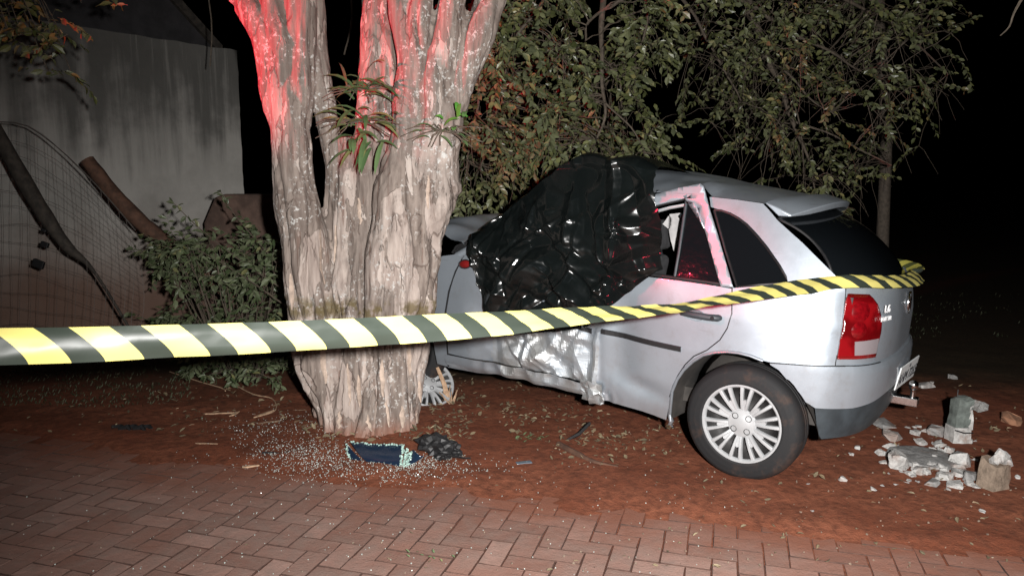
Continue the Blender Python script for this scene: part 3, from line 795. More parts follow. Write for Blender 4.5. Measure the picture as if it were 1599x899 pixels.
leaf_obj('crown', A, M['leaf_tree'], tr); tag(T.build('twig', M['twig_dark'], tr), kind='stuff')

# bush left of the trunk
def bush(name, label, regs, base, seed, L, leaf, cat='bush', group=None, long_stems=()):
    r = random.Random(seed); root = tag(empty(name, base), label, cat, group); A = leaf_arrays(); T = MB(); off = Vector(base)
    for (x0, x1, y0, y1, Y0, Y1, n, nl, ln) in regs:
        for i in range(n):
            p = at(r.uniform(x0, x1), r.uniform(y0, y1), r.uniform(Y0, Y1))
            if p.z < .03: p.z = .03 + r.random() * .08
            g_ = Vector((off.x + (p.x - off.x) * .35, off.y + (p.y - off.y) * .35, off.z))
            if i % 3 == 0: T.tube(bez(g_, p, .05, 5, r, .015), [.006, .005, .005, .004, .003, .003], 4, False)
            spray(A, T, p, Vector((r.gauss(-.25, .7), r.gauss(-.3, .5), r.gauss(.15, .5))), ln * r.uniform(.7, 1.2), r.randint(*nl), L, r, .0022, .35, .46)
    for st in long_stems:
        P = catmull([at(*q) for q in st], 5); T.tube(P, list(np.linspace(.006, .002, len(P))), 4, False)
        for i in range(3, len(P)):
            for q in range(2):
                d = (P[i] - P[i - 1]).normalized(); add_leaf(A, P[i], d * .5 + rv(r) * .8, rv(r) + Vector((0, -.6, .6)), L * r.uniform(.7, 1.15), L * .45, r.random())
    for v_ in (A['v'], T.v):
        for i in range(len(v_)): v_[i] = v_[i] - off
    leaf_obj('foliage', A, M[leaf], root); T.build('stem', M['twig'], root); return root
bs = gp(380, 575)
bush('bush', 'leafy green bush between the pale wall and the thick trunk',
     [(270, 440, 375, 440, 5.3, 6.1, 80, (8, 12), .28), (240, 330, 395, 430, 5.5, 6.2, 26, (8, 12), .28), (300, 450, 420, 520, 5.5, 6.4, 75, (8, 12), .28)],
     (bs.x, bs.y, 0), 31, .068, 'leaf_bush', long_stems=[[(470, 470, 5.4), (380, 410, 5.4), (310, 355, 5.4), (272, 318, 5.4)], [(440, 420, 5.5), (370, 340, 5.6), (345, 300, 5.6)], [(450, 480, 5.3), (370, 425, 5.3), (300, 385, 5.3)]])
bs = gp(390, 590)
bush('hedge', 'low dark green ground plant spreading at the foot of the bush',
     [(290, 470, 535, 590, 5.2, 6.0, 90, (8, 12), .2), (240, 330, 490, 520, 5.8, 6.6, 30, (8, 12), .2)], (bs.x, bs.y, 0), 32, .062, 'leaf_bush')
# overhanging leaves, top left and between the stems
bush('overhanging_branch', 'leafy branch hanging into the top left corner before the wall',
     [(10, 130, 0, 60, 4.3, 4.9, 22, (6, 10), .26), (60, 140, 45, 120, 4.4, 4.9, 7, (6, 9), .22), (180, 215, -30, 10, 4.4, 4.6, 3, (5, 7), .2), (-120, 60, -200, 10, 4.3, 5, 40, (7, 11), .3)],
     (-3.4, 4.6, 3.4), 33, .070, 'leaf_branch', 'branch')
mb = MB(); mb.tube(catmull([at(1640, -60, 4.2), at(1600, -8, 4.2), at(1583, 22, 4.2), at(1576, 42, 4.2), at(1562, 56, 4.2)], 3), list(np.linspace(.009, .003, 13)), 5)
tag(mb.build('bare_twig', M['twig']), 'bare pale twig in the top right corner', 'twig')

# ------------------------------------------------------------------ the crashed car
TH, PH = math.radians(35.4), math.radians(1.74)
u0 = Vector((-math.cos(TH), math.sin(TH), 0)); lf = Vector((-math.sin(TH), -math.cos(TH), 0))
uf = u0 * math.cos(PH) + Vector((0, 0, math.sin(PH))); nf = uf.cross(lf)
car = empty('crashed_car')
car.matrix_world = Matrix(((uf.x, lf.x, nf.x, 1.632), (uf.y, lf.y, nf.y, 4.348), (uf.z, lf.z, nf.z, 0.0), (0, 0, 0, 1)))
tag(car, 'silver three-door hatchback wrecked against the tree, its left side crushed', 'car')
CW = car.matrix_world.copy()
def wz(z): return interp(z, [.2, .3, .45, .65, .85, 1.0, 1.2, 1.45, 1.7], [.765, .78, .80, .815, .805, .775, .70, .60, .56])
XS = -.20
def xr(z): return interp(z, [.25, .45, .68, .85, 1.0, 1.1], [-.56, -.585, -.60, -.608, -.595, -.56])
def xb(z): return interp(z, [.27, .34, .45, .56, .64, .67], [-.54, -.58, -.605, -.618, -.618, -.605])
EXPO = 2 / 3.3
def taper(x): return .15 * max(0, .32 - x) ** 2
def B(s, z, rear=xr, off=0.0):
    """the lower body wrapped round the rear corner: s >= 0 along the side, s < 0 an angle round the tail"""
    w_ = wz(z)
    if s >= 0: return Vector((XS + s, w_ + off - taper(XS + s), z))
    a_ = -s
    ca, sa = math.cos(a_), math.sin(a_)
    y = math.copysign(abs(ca) ** EXPO, ca); x = abs(sa) ** EXPO
    X_ = XS - (XS - rear(z) + off) * x
    return Vector((X_, (w_ + off) * y - math.copysign(taper(max(X_, -.45)), y) * min(1, abs(y) * 2), z))
def sx(x, z, rear=xr):        # parameter of a point given by its x on the near corner
    if x >= XS: return x - XS
    return -math.asin(min(1, ((XS - x) / (XS - rear(z))) ** (1 / EXPO)))
def sy(y, z): return -math.acos(math.copysign(min(1, (abs(y) / wz(z))) ** (1 / EXPO), y))

def panel(name, outline, fn, m, parent, step=(.03, .03), thick=.0025, smooth=True, wob=0.0, flip=False):
    """a sheet with the given outline in two parameters, cut into a grid and laid onto a surface"""
    bm = bmesh.new()
    vs_ = [bm.verts.new((a, b, 0)) for a, b in outline]
    bm.faces.new(vs_); bmesh.ops.triangulate(bm, faces=bm.faces[:])
    for ax, st in ((0, step[0]), (1, step[1])):
        lo = min(p[ax] for p in outline); hi = max(p[ax] for p in outline)
        q = math.ceil(lo / st) * st
        while q < hi:
            co_ = [0, 0, 0]; co_[ax] = q + 1e-5; nn = [0, 0, 0]; nn[ax] = 1
            bmesh.ops.bisect_plane(bm, geom=bm.verts[:] + bm.edges[:] + bm.faces[:], plane_co=co_, plane_no=nn)
            q += st
    bmesh.ops.dissolve_limit(bm, angle_limit=.0005, verts=[], edges=[]) if False else None
    bmesh.ops.remove_doubles(bm, verts=bm.verts, dist=1e-5)
    for v in bm.verts: v.co = fn(v.co.x, v.co.y)
    o = bm_obj(name, bm, m, parent, smooth)
    if thick: solid(o, thick, 0)
    return o
def strip_along(pts, w_, h, name, m, parent, nrm=None):
    mb = MB(); mb.tube(pts, w_, 6); o = mb.build(name, m, parent); return auto_smooth(o, 60)
def seg(P, n=4):
    out = []
    for i in range(len(P) - 1):
        for j in range(n): out.append((P[i][0] + (P[i + 1][0] - P[i][0]) * j / n, P[i][1] + (P[i + 1][1] - P[i][1]) * j / n))
    out.append(P[-1]); return out

# -- dents
def folds(n, x0, x1, z0, z1, seed, L=(.08, .4), W_=(.015, .06), Hh=(.01, .03), bias=0.0):
    r_ = random.Random(seed); F_ = []
    for i in range(n):
        a = r_.uniform(0, math.pi) if r_.random() > bias else r_.gauss(.5, .35)
        F_.append((r_.uniform(x0, x1), r_.uniform(z0, z1), math.cos(a), math.sin(a), r_.uniform(*L), r_.uniform(*W_), r_.uniform(*Hh) * (1 if r_.random() < .6 else -1), r_.uniform(.25, 1.8)))
    return F_
def fold_h(F_, x, z):
    h = 0.0
    for (fx_, fz, ca, sa, l, w_, hh, sk) in F_:
        dx, dz = x - fx_, z - fz
        a = dx * ca + dz * sa
        if abs(a) > l: continue
        b = -dx * sa + dz * ca
        ww = w_ * (1 - .6 * abs(a) / l)
        b = b / ww if b > 0 else -b / (ww * sk)
        if b < 1: h += hh * (1 - b) * (1 - (a / l) ** 2)
    return h
DOOR_FOLDS = folds(26, .88, 1.62, .27, .70, 12, (.10, .38), (.035, .11), (.012, .034)) + folds(14, .88, 1.5, .27, .6, 13, (.05, .15), (.015, .04), (.005, .012))
SHEET_FOLDS = folds(60, .45, 1.85, .55, 1.75, 5, (.12, .55), (.04, .15), (.015, .05), .35)
SHEET_FOLDS += folds(75, .72, 1.76, .62, 1.42, 6, (.05, .2), (.018, .055), (.008, .022))
def ridge(x, z, f, s): return 1 - 2 * abs(noise.noise(Vector((x * f, z * f, s))))
def sst(a, b, x):
    t = min(1, max(0, (x - a) / (b - a))); return t * t * (3 - 2 * t)
def dent(x, z):
    k_ = sst(.80, .93, x) * (1 - sst(1.62, 1.85, x)) * (1 - sst(.66, .80, z))
    d = -.035 * k_ + k_ * (.010 * ridge(x, z, 5.0, 1) + fold_h(DOOR_FOLDS, x, z))
    d += .024 * math.exp(-((x - .865) / .022) ** 2) * (1 - sst(.60, .72, z))            # torn vertical crease
    k2 = math.exp(-((x - .86) / .10) ** 2 - ((z - .30) / .09) ** 2)
    d += k2 * (.03 * ridge(x, z, 16, 2) - .02)
    d += .018 * math.exp(-((x - .50) / .16) ** 2) * sst(.72, 1.0, z)                     # belt bent outwards
    d += -.026 * math.exp(-((x - .70) / .10) ** 2) * sst(.36, .5, z) * (1 - sst(.78, .95, z))
    d += -.020 * math.exp(-((x - .56) / .14) ** 2 - ((z - .38 - .2 * (x - .5)) / .05) ** 2)
    d += -.02 * sst(1.7, 2.1, x)
    return d
def side_fn(off=0.0):
    def f(x, z): return Vector((x, wz(z) + off + dent(x, z) - taper(x), z))
    return f
PAINT = M['paint']

# -- quarter panel with C-pillar
arch = [(0.400, 0.235), (0.392, 0.33), (0.384, 0.409), (0.357, 0.480), (0.321, 0.541), (0.272, 0.596), (0.218, 0.639), (0.155, 0.664), (0.094, 0.676), (0.036, .678), (-0.021, 0.672), (-0.085, 0.655)]
arch_lo = [(-0.115, 0.643), (-0.16, 0.618), (-0.205, 0.576), (-0.25, 0.527), (-0.29, 0.472), (-0.323, 0.41), (-0.345, .355), (-0.358, 0.306), (-.362, .275)]
quarter = [(.105, 1.0), (.089, .872), (.105, .795), (.137, .731), (.20, .668), (.268, .625), (.315, .57), (.352, .506), (.380, .44), (.399, .372), (.412, .23)]
quarter_in = arch + [(-.118, .652)]
bump_seam = [(-.118, .652), (-.20, .657), (-.30, .663), (-.405, .668)]
tl_left = [(-.405, .668), (-.407, .72), (-.412, .86), (-.412, .95), (-.411, 1.018), (-.408, 1.055)]
hatch_edge = [(-.404, 1.062), (-.357, 1.104), (-.19, 1.245), (-.056, 1.346), (.0, 1.40), (.034, 1.429)]
q_out = quarter + quarter_in[1:] + bump_seam[1:] + tl_left[1:] + hatch_edge + [(.171, 1.443), (.318, 1.452), (.300, 1.40), (.245, 1.387), (.19, 1.373), (.14, 1.350), (.095, 1.322), (.035, 1.272), (-.024, 1.217), (-.103, 1.13), (-.140, 1.08), (-.158, 1.045), (-.02, 1.022), (.082, 1.003)]
def q_fn(x, z):
    if x >= XS: return Vector((x, wz(z) - taper(x), z))
    # round the corner below the glass, straight C-pillar above
    s = sx(x, z)
    p = B(s, z); t = sst(1.0, 1.10, z)
    return p.lerp(Vector((x, wz(z) - taper(x), z)), t)
qp = panel('quarter_panel', q_out, q_fn, PAINT, car, (.025, .025), .003)
# inner edge of the window opening, dark seal
def lift(pts, off=.0): return [Vector((x, wz(z) + off, z)) for x, z in pts]
qwin = [(.279, 1.383), (.245, 1.384), (.19, 1.370), (.14, 1.347), (.095, 1.319), (.035, 1.269), (-.024, 1.214), (-.103, 1.127), (-.140, 1.078), (-.156, 1.047), (-.02, 1.025), (.082, 1.007), (.18, 1.19)]
go = panel('quarter_window', qwin, lambda x, z: Vector((x, wz(z) - taper(x) - .010, z)), M['tint_glass_smooth'], car, (.06, .06), .003)
strip_along([Vector((x, wz(z) - taper(x) - .002, z)) for x, z in qwin + qwin[:1]], .008, 0, 'seal', M['trim_black'], go)

# -- wheel arch lip and dark liner
lip = arch + arch_lo
def lip_pt(x, z, off=0): 
    p = B(sx(x, z, xb), z, xb, off) if x < XS else Vector((x, wz(z) + off - taper(x), z)); return p
strip_along([lip_pt(x, z, .002) for x, z in arch], .009, 0, 'arch_lip', PAINT, car)
mb = MB(); V = []
cx, cz = 0.015, .29
for (x, z) in lip:
    p = lip_pt(x, z, -.012)
    V += [p, Vector((cx + (x - cx) * .97, .62, cz + (z - cz) * .97)), Vector((cx + (x - cx) * .9, .46, cz + (z - cz) * .9))]
n = len(lip)
mb.add(V, [(3 * i + j, 3 * i + j + 1, 3 * i + j + 4, 3 * i + j + 3) for i in range(n - 1) for j in range(2)] + [tuple(3 * i + 2 for i in range(n))])
mb.build('wheel_liner', M['well_black'], car, True)
# bracket at the front foot of the arch: bright folded sheet-metal end
mb = MB(); mb.tube([Vector((.395, .80, .27)), Vector((.375, .80, .245)), Vector((.385, .795, .222)), Vector((.37, .79, .205))], [.012, .016, .012, .008], 7)
auto_smooth(mb.build('sill_end', PAINT, car), 60)

# -- door
door_out = [(.100, .996), (.084, .872), (.100, .792), (.132, .727), (.196, .664), (.264, .621), (.311, .566), (.348, .503), (.376, .437), (.395, .369), (.408, .30), (.42, .232), (.50, .245), (.575, .254), (.72, .262), (.845, .270),
            (.862, .345), (.92, .346), (1.166, .362), (1.501, .357), (1.985, .354), (1.986, .50), (1.985, .63), (1.96, .78), (1.92, .91), (1.87, 1.02), (1.6, 1.02), (1.2, 1.02), (.8, 1.018), (.513, 1.012), (.394, 1.010), (.158, 1.0)]
door = panel('door', door_out, side_fn(), PAINT, car, (.013, .013), .003)
# scraped area: its own slots
door.data.materials.append(M['torn_paint'])
for p in door.data.polygons:
    c_ = p.center
    if .855 < c_.x < 1.62 + .1 * noise.noise(Vector((0, 0, c_.z * 6))) and c_.z < .66 + .06 * noise.noise(Vector((c_.x * 5, 0, 0))): p.material_index = 1; p.use_smooth = False
sill_out = [(.842, .268), (1.0, .268), (1.171, .273), (1.35, .272), (1.557, .28), (1.75, .262), (2.002, .253), (2.0, .348), (1.501, .352), (1.166, .357), (.92, .341), (.868, .341)]
def sill_fn(x, z):
    d = .016 * ridge(x, z, 9, 5) * sst(.8, .9, x) * (1 - sst(1.7, 1.9, x)) - .02 * sst(.3, .26, z)
    return Vector((x, wz(z) + .004 + d - .018 * (1 - sst(1.6, 1.9, x)), z + .012 * noise.noise(Vector((x * 9, 2, 0))) * (1 - sst(1.6, 1.9, x))))
so = panel('sill', sill_out, sill_fn, PAINT, car, (.015, .015), .003)
so.data.materials.append(M['torn_paint'])
for p in so.data.polygons:
    if p.center.x < 1.55: p.material_index = 1; p.use_smooth = False
# torn vertical fold standing proud of the crease
V, Fc = [], []
for i in range(25):
    t = i / 24; z = .27 + .40 * t; x = .865 + .01 * noise.noise(Vector((z * 14, 0, 0))) - .02 * t; y = wz(z) + dent(x, z)
    wv = .010 + .010 * (1 - t) + .008 * noise.noise(Vector((z * 30, 3, 0)))
    V += [Vector((x - wv, y - .004, z)), Vector((x, y + .012 + .008 * noise.noise(Vector((z * 25, 5, 0))), z)), Vector((x + wv * .8, y - .012, z))]
for i in range(24): Fc += [(3 * i, 3 * i + 1, 3 * i + 4, 3 * i + 3), (3 * i + 1, 3 * i + 2, 3 * i + 5, 3 * i + 4)]
mesh_obj('torn_fold', V, Fc, M['torn_paint'], door, False)
# crumpled scraps at the foot of the crease
mb = MB(); r = random.Random(3)
V, Fc = [], []
for i in range(9):
    for j in range(7):
        x = .80 + .16 * i / 8; z = .245 + .13 * j / 6
        V.append(Vector((x + r.gauss(0, .007), wz(z) + dent(x, z) + .012 + .016 * ridge(x, z, 22, 8), z + r.gauss(0, .006))))
for i in range(8):
    for j in range(6): Fc.append((i * 7 + j, i * 7 + j + 1, i * 7 + j + 8, i * 7 + j + 7))
solid(mesh_obj('crumpled_scrap', V, Fc, M['torn_paint'], door, False), .002, 0)
# rub strip, broken at the crease
def on_side(x, z, off): return Vector((x, wz(z) + dent(x, z) + off - taper(x), z))
for pts in ([(.34, .650), (.45, .655), (.60, .664), (.72, .670), (.825, .677)], [(.90, .662), (.96, .672), (1.04, .688), (1.12, .700)]):
    V, Fc = [], []
    Q = seg(pts, 4)
    for (x, z) in Q:
        V += [on_side(x, z - .015, .002), on_side(x, z - .012, .012), on_side(x, z + .012, .012), on_side(x, z + .015, .002)]
    for i in range(len(Q) - 1):
        for j in range(3): Fc.append((4 * i + j, 4 * i + j + 1, 4 * i + j + 5, 4 * i + j + 4))
    Fc += [(0, 1, 2, 3), tuple(4 * (len(Q) - 1) + j for j in (3, 2, 1, 0))]
    mesh_obj('rub_strip', V, Fc, M['trim_black'], door)
# handle: recess cup, dark grip, key barrel
hx, hz = .245, .848
mb = MB(); mb.lathe([(.0, 0), (.042, 0), (.048, .006), (.050, .0)], 24, Matrix.Translation((hx + .03, wz(hz) + .001, hz - .006)) @ Matrix.Scale(.6, 4, (0, 0, 1)))
auto_smooth(mb.build('handle_cup', PAINT, door), 60)
mb = MB(); mb.tube([Vector((hx + .104, wz(hz) + .010, hz + .004)), Vector((hx + .095, wz(hz) + .026, hz + .004)), Vector((hx + .03, wz(hz) + .034, hz)), Vector((hx - .05, wz(hz) + .030, hz - .003)), Vector((hx - .098, wz(hz) + .020, hz - .002)), Vector((hx - .104, wz(hz) + .006, hz - .002))], [.013, .017, .017, .017, .018, .013], 10)
auto_smooth(mb.build('handle', M['plastic_grey'], door), 60)
mb = MB(); mb.lathe([(0, .004), (.010, .004), (.011, 0)], 14, Matrix.Translation((hx - .075, wz(hz) + .046, hz - .002))); mb.build('key_barrel', M['trim_black'], door)
# upper door frame, bent outwards: rear post and roof rail
def fr(x, z, off=.012): return Vector((x, wz(z) + off - taper(x), z))
post_o = [(.095, 1.005), (.159, 1.005), (.225, 1.135), (.300, 1.285), (.383, 1.440), (.436, 1.440), (.53, 1.415), (.632, 1.386), (.80, 1.34), (1.0, 1.28), (1.0, 1.34), (.80, 1.40), (.627, 1.450), (.481, 1.494), (.356, 1.521), (.338, 1.508), (.310, 1.435), (.292, 1.394), (.20, 1.21)]
panel('window_frame', post_o, lambda x, z: fr(x, z, .016 + .034 * sst(1.2, 1.5, z)), PAINT, door, (.03, .03), .014)
gl = [(.172, 1.016), (.232, 1.135), (.306, 1.285), (.386, 1.438), (.424, 1.436), (.424, 1.30), (.420, 1.15), (.416, 1.024)]
dgo = panel('door_glass', gl, lambda x, z: fr(x, z, .004 + .014 * sst(1.2, 1.5, z)), M['tint_glass'], door, (.05, .05), .003)
strip_along([fr(x, z, .012 + .014 * sst(1.2, 1.5, z)) for x, z in [(.416, 1.024), (.420, 1.15), (.428, 1.30), (.434, 1.436)]], .0085, 0, 'glass_channel', M['plastic_grey'], door)
strip_along([fr(x, z, .016) for x, z in [(.159, 1.010), (.225, 1.138), (.300, 1.288), (.383, 1.444), (.436, 1.438), (.632, 1.384)]], .007, 0, 'frame_seal', M['trim_black'], door)
strip_along([on_side(x, z, .002) for x, z in [(.155, 1.012), (.30, 1.018), (.42, 1.023), (.513, 1.027), (.75, 1.03), (1.2, 1.03), (1.75, 1.03)]], .010, 0, 'belt_seal', M['trim_black'], door)
strip_along([fr(x, z, -.02) for x, z in [(.45, 1.405), (.54, 1.385), (.65, 1.35), (.8, 1.30)]], .010, 0, 'roof_rail', M['cover_silver'], door)

# -- roof, tented upwards
def roof_z(x, y):
    e = interp(x, [-.06, .03, .30, .33, .36, .63, 1.0, 1.35], [1.395, 1.428, 1.450, 1.478, 1.512, 1.47, 1.40, 1.30])
    c_ = interp(x, [-.1, 0, .2, .6, .9, 1.1, 1.35], [1.448, 1.464, 1.504, 1.572, 1.60, 1.58, 1.50])
    f = interp(x, [-.1, .3, .76, 1.1, 1.35], [1.395, 1.46, 1.53, 1.50, 1.42])
    t = y / .585
    if t > 0: z = c_ + (e - c_) * abs(t) ** 2.6
    else: z = c_ + (f - c_) * abs(t) ** 2.8
    z += .012 * noise.noise(Vector((x * 5, y * 5, 0))) * sst(.2, .5, x)
    z += .010 * math.exp(-((x - .36 - .3 * (y - .5)) / .05) ** 2) * sst(.0, .5, y)      # crease from the door post
    return z
roof_out = [(.03, .575), (.03, -.575), (1.25, -.55), (1.25, .55), (.63, .595), (.36, .596), (.325, .588), (.2, .583)]
roof = panel('roof', roof_out, lambda x, y: Vector((x - .05 * (1 - (y / .58) ** 2) * (1 - sst(0, .3, x)), y, roof_z(x, y))), PAINT, car, (.03, .03), .004)
strip_along([Vector((x, .583, z)) for x, z in [(.035, 1.424), (.10, 1.431), (.20, 1.440), (.32, 1.447)]], .007, 0, 'roof_gutter', M['trim_black'], roof)

# -- tailgate: glass, lower panel, spoiler
def hatch(t, y):      # t 0 at the sill of the glass, 1 at the roof
    yy = y / .60
    b_ = Vector((-.345 - .232 * (1 - abs(yy) ** 3), y * 1.04, 1.085 - .075 * (1 - abs(yy) ** 2.5)))
    tp = Vector((-.045 - .10 * (1 - yy * yy), y * .97, 1.352 + .055 * (1 - yy * yy)))
    p = b_.lerp(tp, t); p += Vector((-.040, 0, .030)) * (4 * t * (1 - t)); return p
tg = empty('tailgate', (0, 0, 0), car)
V, Fc = [], []
for i in range(15):
    for j in range(31): V.append(hatch(i / 14, -.60 + 1.2 * j / 30))
for i in range(14):
    for j in range(30): Fc.append((i * 31 + j, i * 31 + j + 1, (i + 1) * 31 + j + 1, (i + 1) * 31 + j))
solid(mesh_obj('rear_glass', V, Fc, M['tint_glass_smooth'], tg, True), .004, 0)
rim_ = [hatch(t / 14, .60) for t in range(15)] + [hatch(1, .6 - 1.2 * j / 20) for j in range(21)] + [hatch(1 - t / 14, -.6) for t in range(15)] + [hatch(0, -.6 + 1.2 * j / 20) for j in range(21)]
strip_along(rim_, .008, 0, 'glass_seal', M['trim_black'], tg)
# far-side pillar and body mirror
# lower panel from lamp to lamp
def tg_top(y): yy = y / .60; return 1.075 - .075 * (1 - min(1, abs(yy)) ** 2.5)
tl_right_y = [(.645, 1.058), (.635, 1.02), (.612, .975), (.592, .92), (.587, .86), (.592, .79), (.604, .70), (.604, .675)]
left_b = [(sy(y, z), z) for y, z in tl_right_y]
right_b = [(sy(-y, z), z) for y, z in reversed(tl_right_y)]
top = [(sy(y, tg_top(y)), tg_top(y)) for y in np.linspace(-.58, .58, 19)]
tg_out = left_b + [(sy(y, .675), .675) for y in np.linspace(.4, -.4, 9)] + right_b + top
def tgf(s, z):
    p = B(s, z); t = sst(.93, 1.08, z)
    y = max(-.62, min(.62, p.y)); h = hatch(0, y / 1.04)
    q = p.lerp(Vector((h.x - .012, p.y, z)), t); return q
panel('tailgate_panel', tg_out, tgf, PAINT, tg, (.06, .025), .003)
# spoiler
V, Fc = [], []
ny = 25
for j in range(ny):
    y = .555 - 1.11 * j / (ny - 1); yy = y / .555; endf = 1 - abs(yy) ** 6
    x0 = .045 - .05 * (1 - yy * yy); z0 = roof_z(.03, y * .98) + .003
    xt = -.105 - .115 * (1 - yy * yy) - .02 * endf; zt = 1.372 + .062 * (1 - yy * yy) + .010 * endf
    V += [Vector((x0, y, z0)), Vector((x0 * .5 + xt * .5, y, (z0 + zt) / 2 + .016 * endf + .004)), Vector((xt, y, zt)), Vector((xt + .012, y, zt - .030 * endf - .006)), Vector((xt * .55 + x0 * .45, y, (z0 + zt) / 2 - .040))]
for j in range(ny - 1):
    for q in range(5): Fc.append((5 * j + q, 5 * j + (q + 1) % 5, 5 * (j + 1) + (q + 1) % 5, 5 * (j + 1) + q))
Fc += [(4, 3, 2, 1, 0), tuple(5 * (ny - 1) + q for q in range(5))]
sp_o = mesh_obj('spoiler', V, Fc, PAINT, tg); bevel(sp_o, .006, 2); auto_smooth(sp_o, 45)

# -- tail lamps
def tail_lamp(sgn):
    tl = [(-.408, .713), (-.412, .80), (-.414, .90), (-.413, .98), (-.418, 1.018)]
    inner = [(.66, 1.014), (.645, .995), (.62, .965), (.602, .92), (.597, .87), (.600, .82), (.612, .77), (.616, .712)]
    out = [(sx(x, z), z) for x, z in tl] + [(sy(y, z), z) for y, z in inner]
    f = lambda s, z: (lambda p: Vector((p.x, p.y * sgn, p.z)))(B(s, z, xr, .010))
    o = panel('tail_lamp', out, f, M['lamp_red'], car, (.05, .03), .008)
    rl = [(sx(-.470, .722), .722), (sx(-.466, .79), .79), (sy(.615, .797), .797), (sy(.622, .724), .724)]
    panel('reversing_lamp', rl, lambda s, z: (lambda p: Vector((p.x, p.y * sgn, p.z)))(B(s, z, xr, .0165)), M['lamp_white'], o, (.04, .02), .003)
    for zc, rz, xc in ((.935, .048, -.475), (.845, .040, -.478)):
        sc0 = sx(xc, zc); ring = [(sc0 + rz * 2.6 * math.cos(q * math.pi / 10), zc + rz * math.sin(q * math.pi / 10)) for q in range(20)]
        panel('lens', ring, lambda s, z, zc=zc, rz=rz, sc0=sc0: (lambda p: Vector((p.x, p.y * sgn, p.z)))(B(s, z, xr, .0155 + .007 * max(0, 1 - ((s - sc0) / (rz * 2.6)) ** 2 - ((z - zc) / rz) ** 2))), M['lamp_lens'], o, (.02, .01), .002)
    under = [(sx(-.409, .702), .702), (sx(-.409, .714), .714), (sy(.616, .714), .714), (sy(.616, .702), .702)]
    panel('lamp_base', under, lambda s, z: (lambda p: Vector((p.x, p.y * sgn, p.z)))(B(s, z, xr, .008)), M['amber'], o, (.04, .02), .008)
    return o
tail_lamp(1); tail_lamp(-1)
# body under and behind the lamps
for sgn in (1, -1):
    out = [(sx(-.405, .668), .668), (sx(-.408, .85), .85), (sx(-.412, 1.05), 1.05), (sy(.60, 1.05), 1.05), (sy(.57, .95), .95), (sy(.56, .85), .85), (sy(.57, .668), .668)]
    panel('lamp_housing', out, lambda s, z, g_=sgn: (lambda p: Vector((p.x, p.y * g_, p.z)))(B(s, z, xr, -.003)), PAINT, car, (.05, .03), .002)

# -- rear bumper
bt = [(sx(x, z, xb), z) for x, z in [(-.118, .646), (-.20, .652), (-.30, .657), (-.405, .663)]]
rear_top = [(-a_, .665) for a_ in np.linspace(.55, math.pi - .25, 26)]
far_dn = [(-(math.pi - .25), .50)]
def silver_low(a_): return interp(a_, [.3, .6, .9, 1.2, 1.6, 2.2, 2.9], [.447, .452, .468, .50, .515, .50, .45])
rear_low = [(-a_, silver_low(a_)) for a_ in np.linspace(math.pi - .25, .5, 28)]
bl_ = [(sx(x, z, xb), z) for x, z in [(-.335, .447)]]
arch_b = [(sx(x - .003, z, xb), z) for x, z in reversed([(-0.118, 0.640), (-0.16, 0.618), (-0.205, 0.576), (-0.25, 0.527), (-0.29, 0.472)])]
bumper = panel('rear_bumper', bt + rear_top + rear_low + bl_ + arch_b, lambda s, z: B(s, z, xb, .003), PAINT, car, (.06, .022), .004)
dk = [(sx(-.338, .443, xb), .443)] + [(-a_, silver_low(a_) - .004) for a_ in np.linspace(.5, math.pi - .25, 28)] + [(-a_, .285) for a_ in np.linspace(math.pi - .25, .5, 28)] + [(sx(x, z, xb), z) for x, z in [(-.372, .280), (-.362, .30), (-.350, .355)]]
panel('lower_valance', dk, lambda s, z: B(s, z, lambda q: xb(q) + .008, -.004), M['plastic_grey'], bumper, (.06, .022), .004)
# ledge between bumper and tailgate
V, Fc = [], []
for i, a_ in enumerate(np.linspace(.45, math.pi - .45, 40)):
    V += [B(-a_, .664, xb, .002), B(-a_, .676, xr, -.01)]
Fc = [(2 * i, 2 * i + 1, 2 * i + 3, 2 * i + 2) for i in range(39)]
mesh_obj('bumper_ledge', V, Fc, PAINT, bumper, True)
# shut lines
strip_along([q_fn(x, z) + Vector((0, .0005, 0)) for x, z in seg([(-.118, .649), (-.20, .6545), (-.30, .660), (-.405, .6655)], 4)] + [B(-a_, .6665, xb, .001) for a_ in np.linspace(.6, 1.0, 6)], .0035, 0, 'shut_line', M['trim_black'], bumper)
strip_along([Vector((x, wz(z) - taper(x) + .0005, z)) for x, z in seg(quarter[:-1], 3)], .0035, 0, 'shut_line', M['trim_black'], door)
strip_along([q_fn(x + .0, z) for x, z in seg(tl_left[:2], 2)], .003, 0, 'shut_line', M['trim_black'], tg)

# -- plate, badge letters, emblem, tow ball
pl = empty('number_plate', (xb(.52) - .021, .0, .530), bumper)
pl.rotation_euler = (0, math.radians(-10), math.radians(-5))
mb = MB(); mb.box((-.006, -.20, -.065), (.002, .20, .065)); bevel(mb.build('plate_blank', M['plate_white'], pl), .008)
def text(name, s, size, loc, rot, m, parent, ext=.001):
    cu = bpy.data.curves.new(name, 'FONT'); cu.body = s; cu.size = size; cu.align_x = 'CENTER'; cu.align_y = 'CENTER'; cu.extrude = ext
    tmp_ = bpy.data.objects.new(name, cu); COL.objects.link(tmp_)
    d_ = bpy.context.evaluated_depsgraph_get(); me = bpy.data.meshes.new_from_object(tmp_.evaluated_get(d_)); bpy.data.objects.remove(tmp_)
    me.materials.clear(); me.materials.append(m); o = bpy.data.objects.new(name, me); link(o, parent); o.location = loc; o.rotation_euler = rot; return o
RR = (math.radians(90), 0, math.radians(-90))
text('plate_letters', 'AHM 7265', .088, (-.0075, 0, -.012), RR, M['ink'], pl)
text('plate_letters', 'PR', .028, (-.0075, 0, .045), RR, M['ink'], pl)
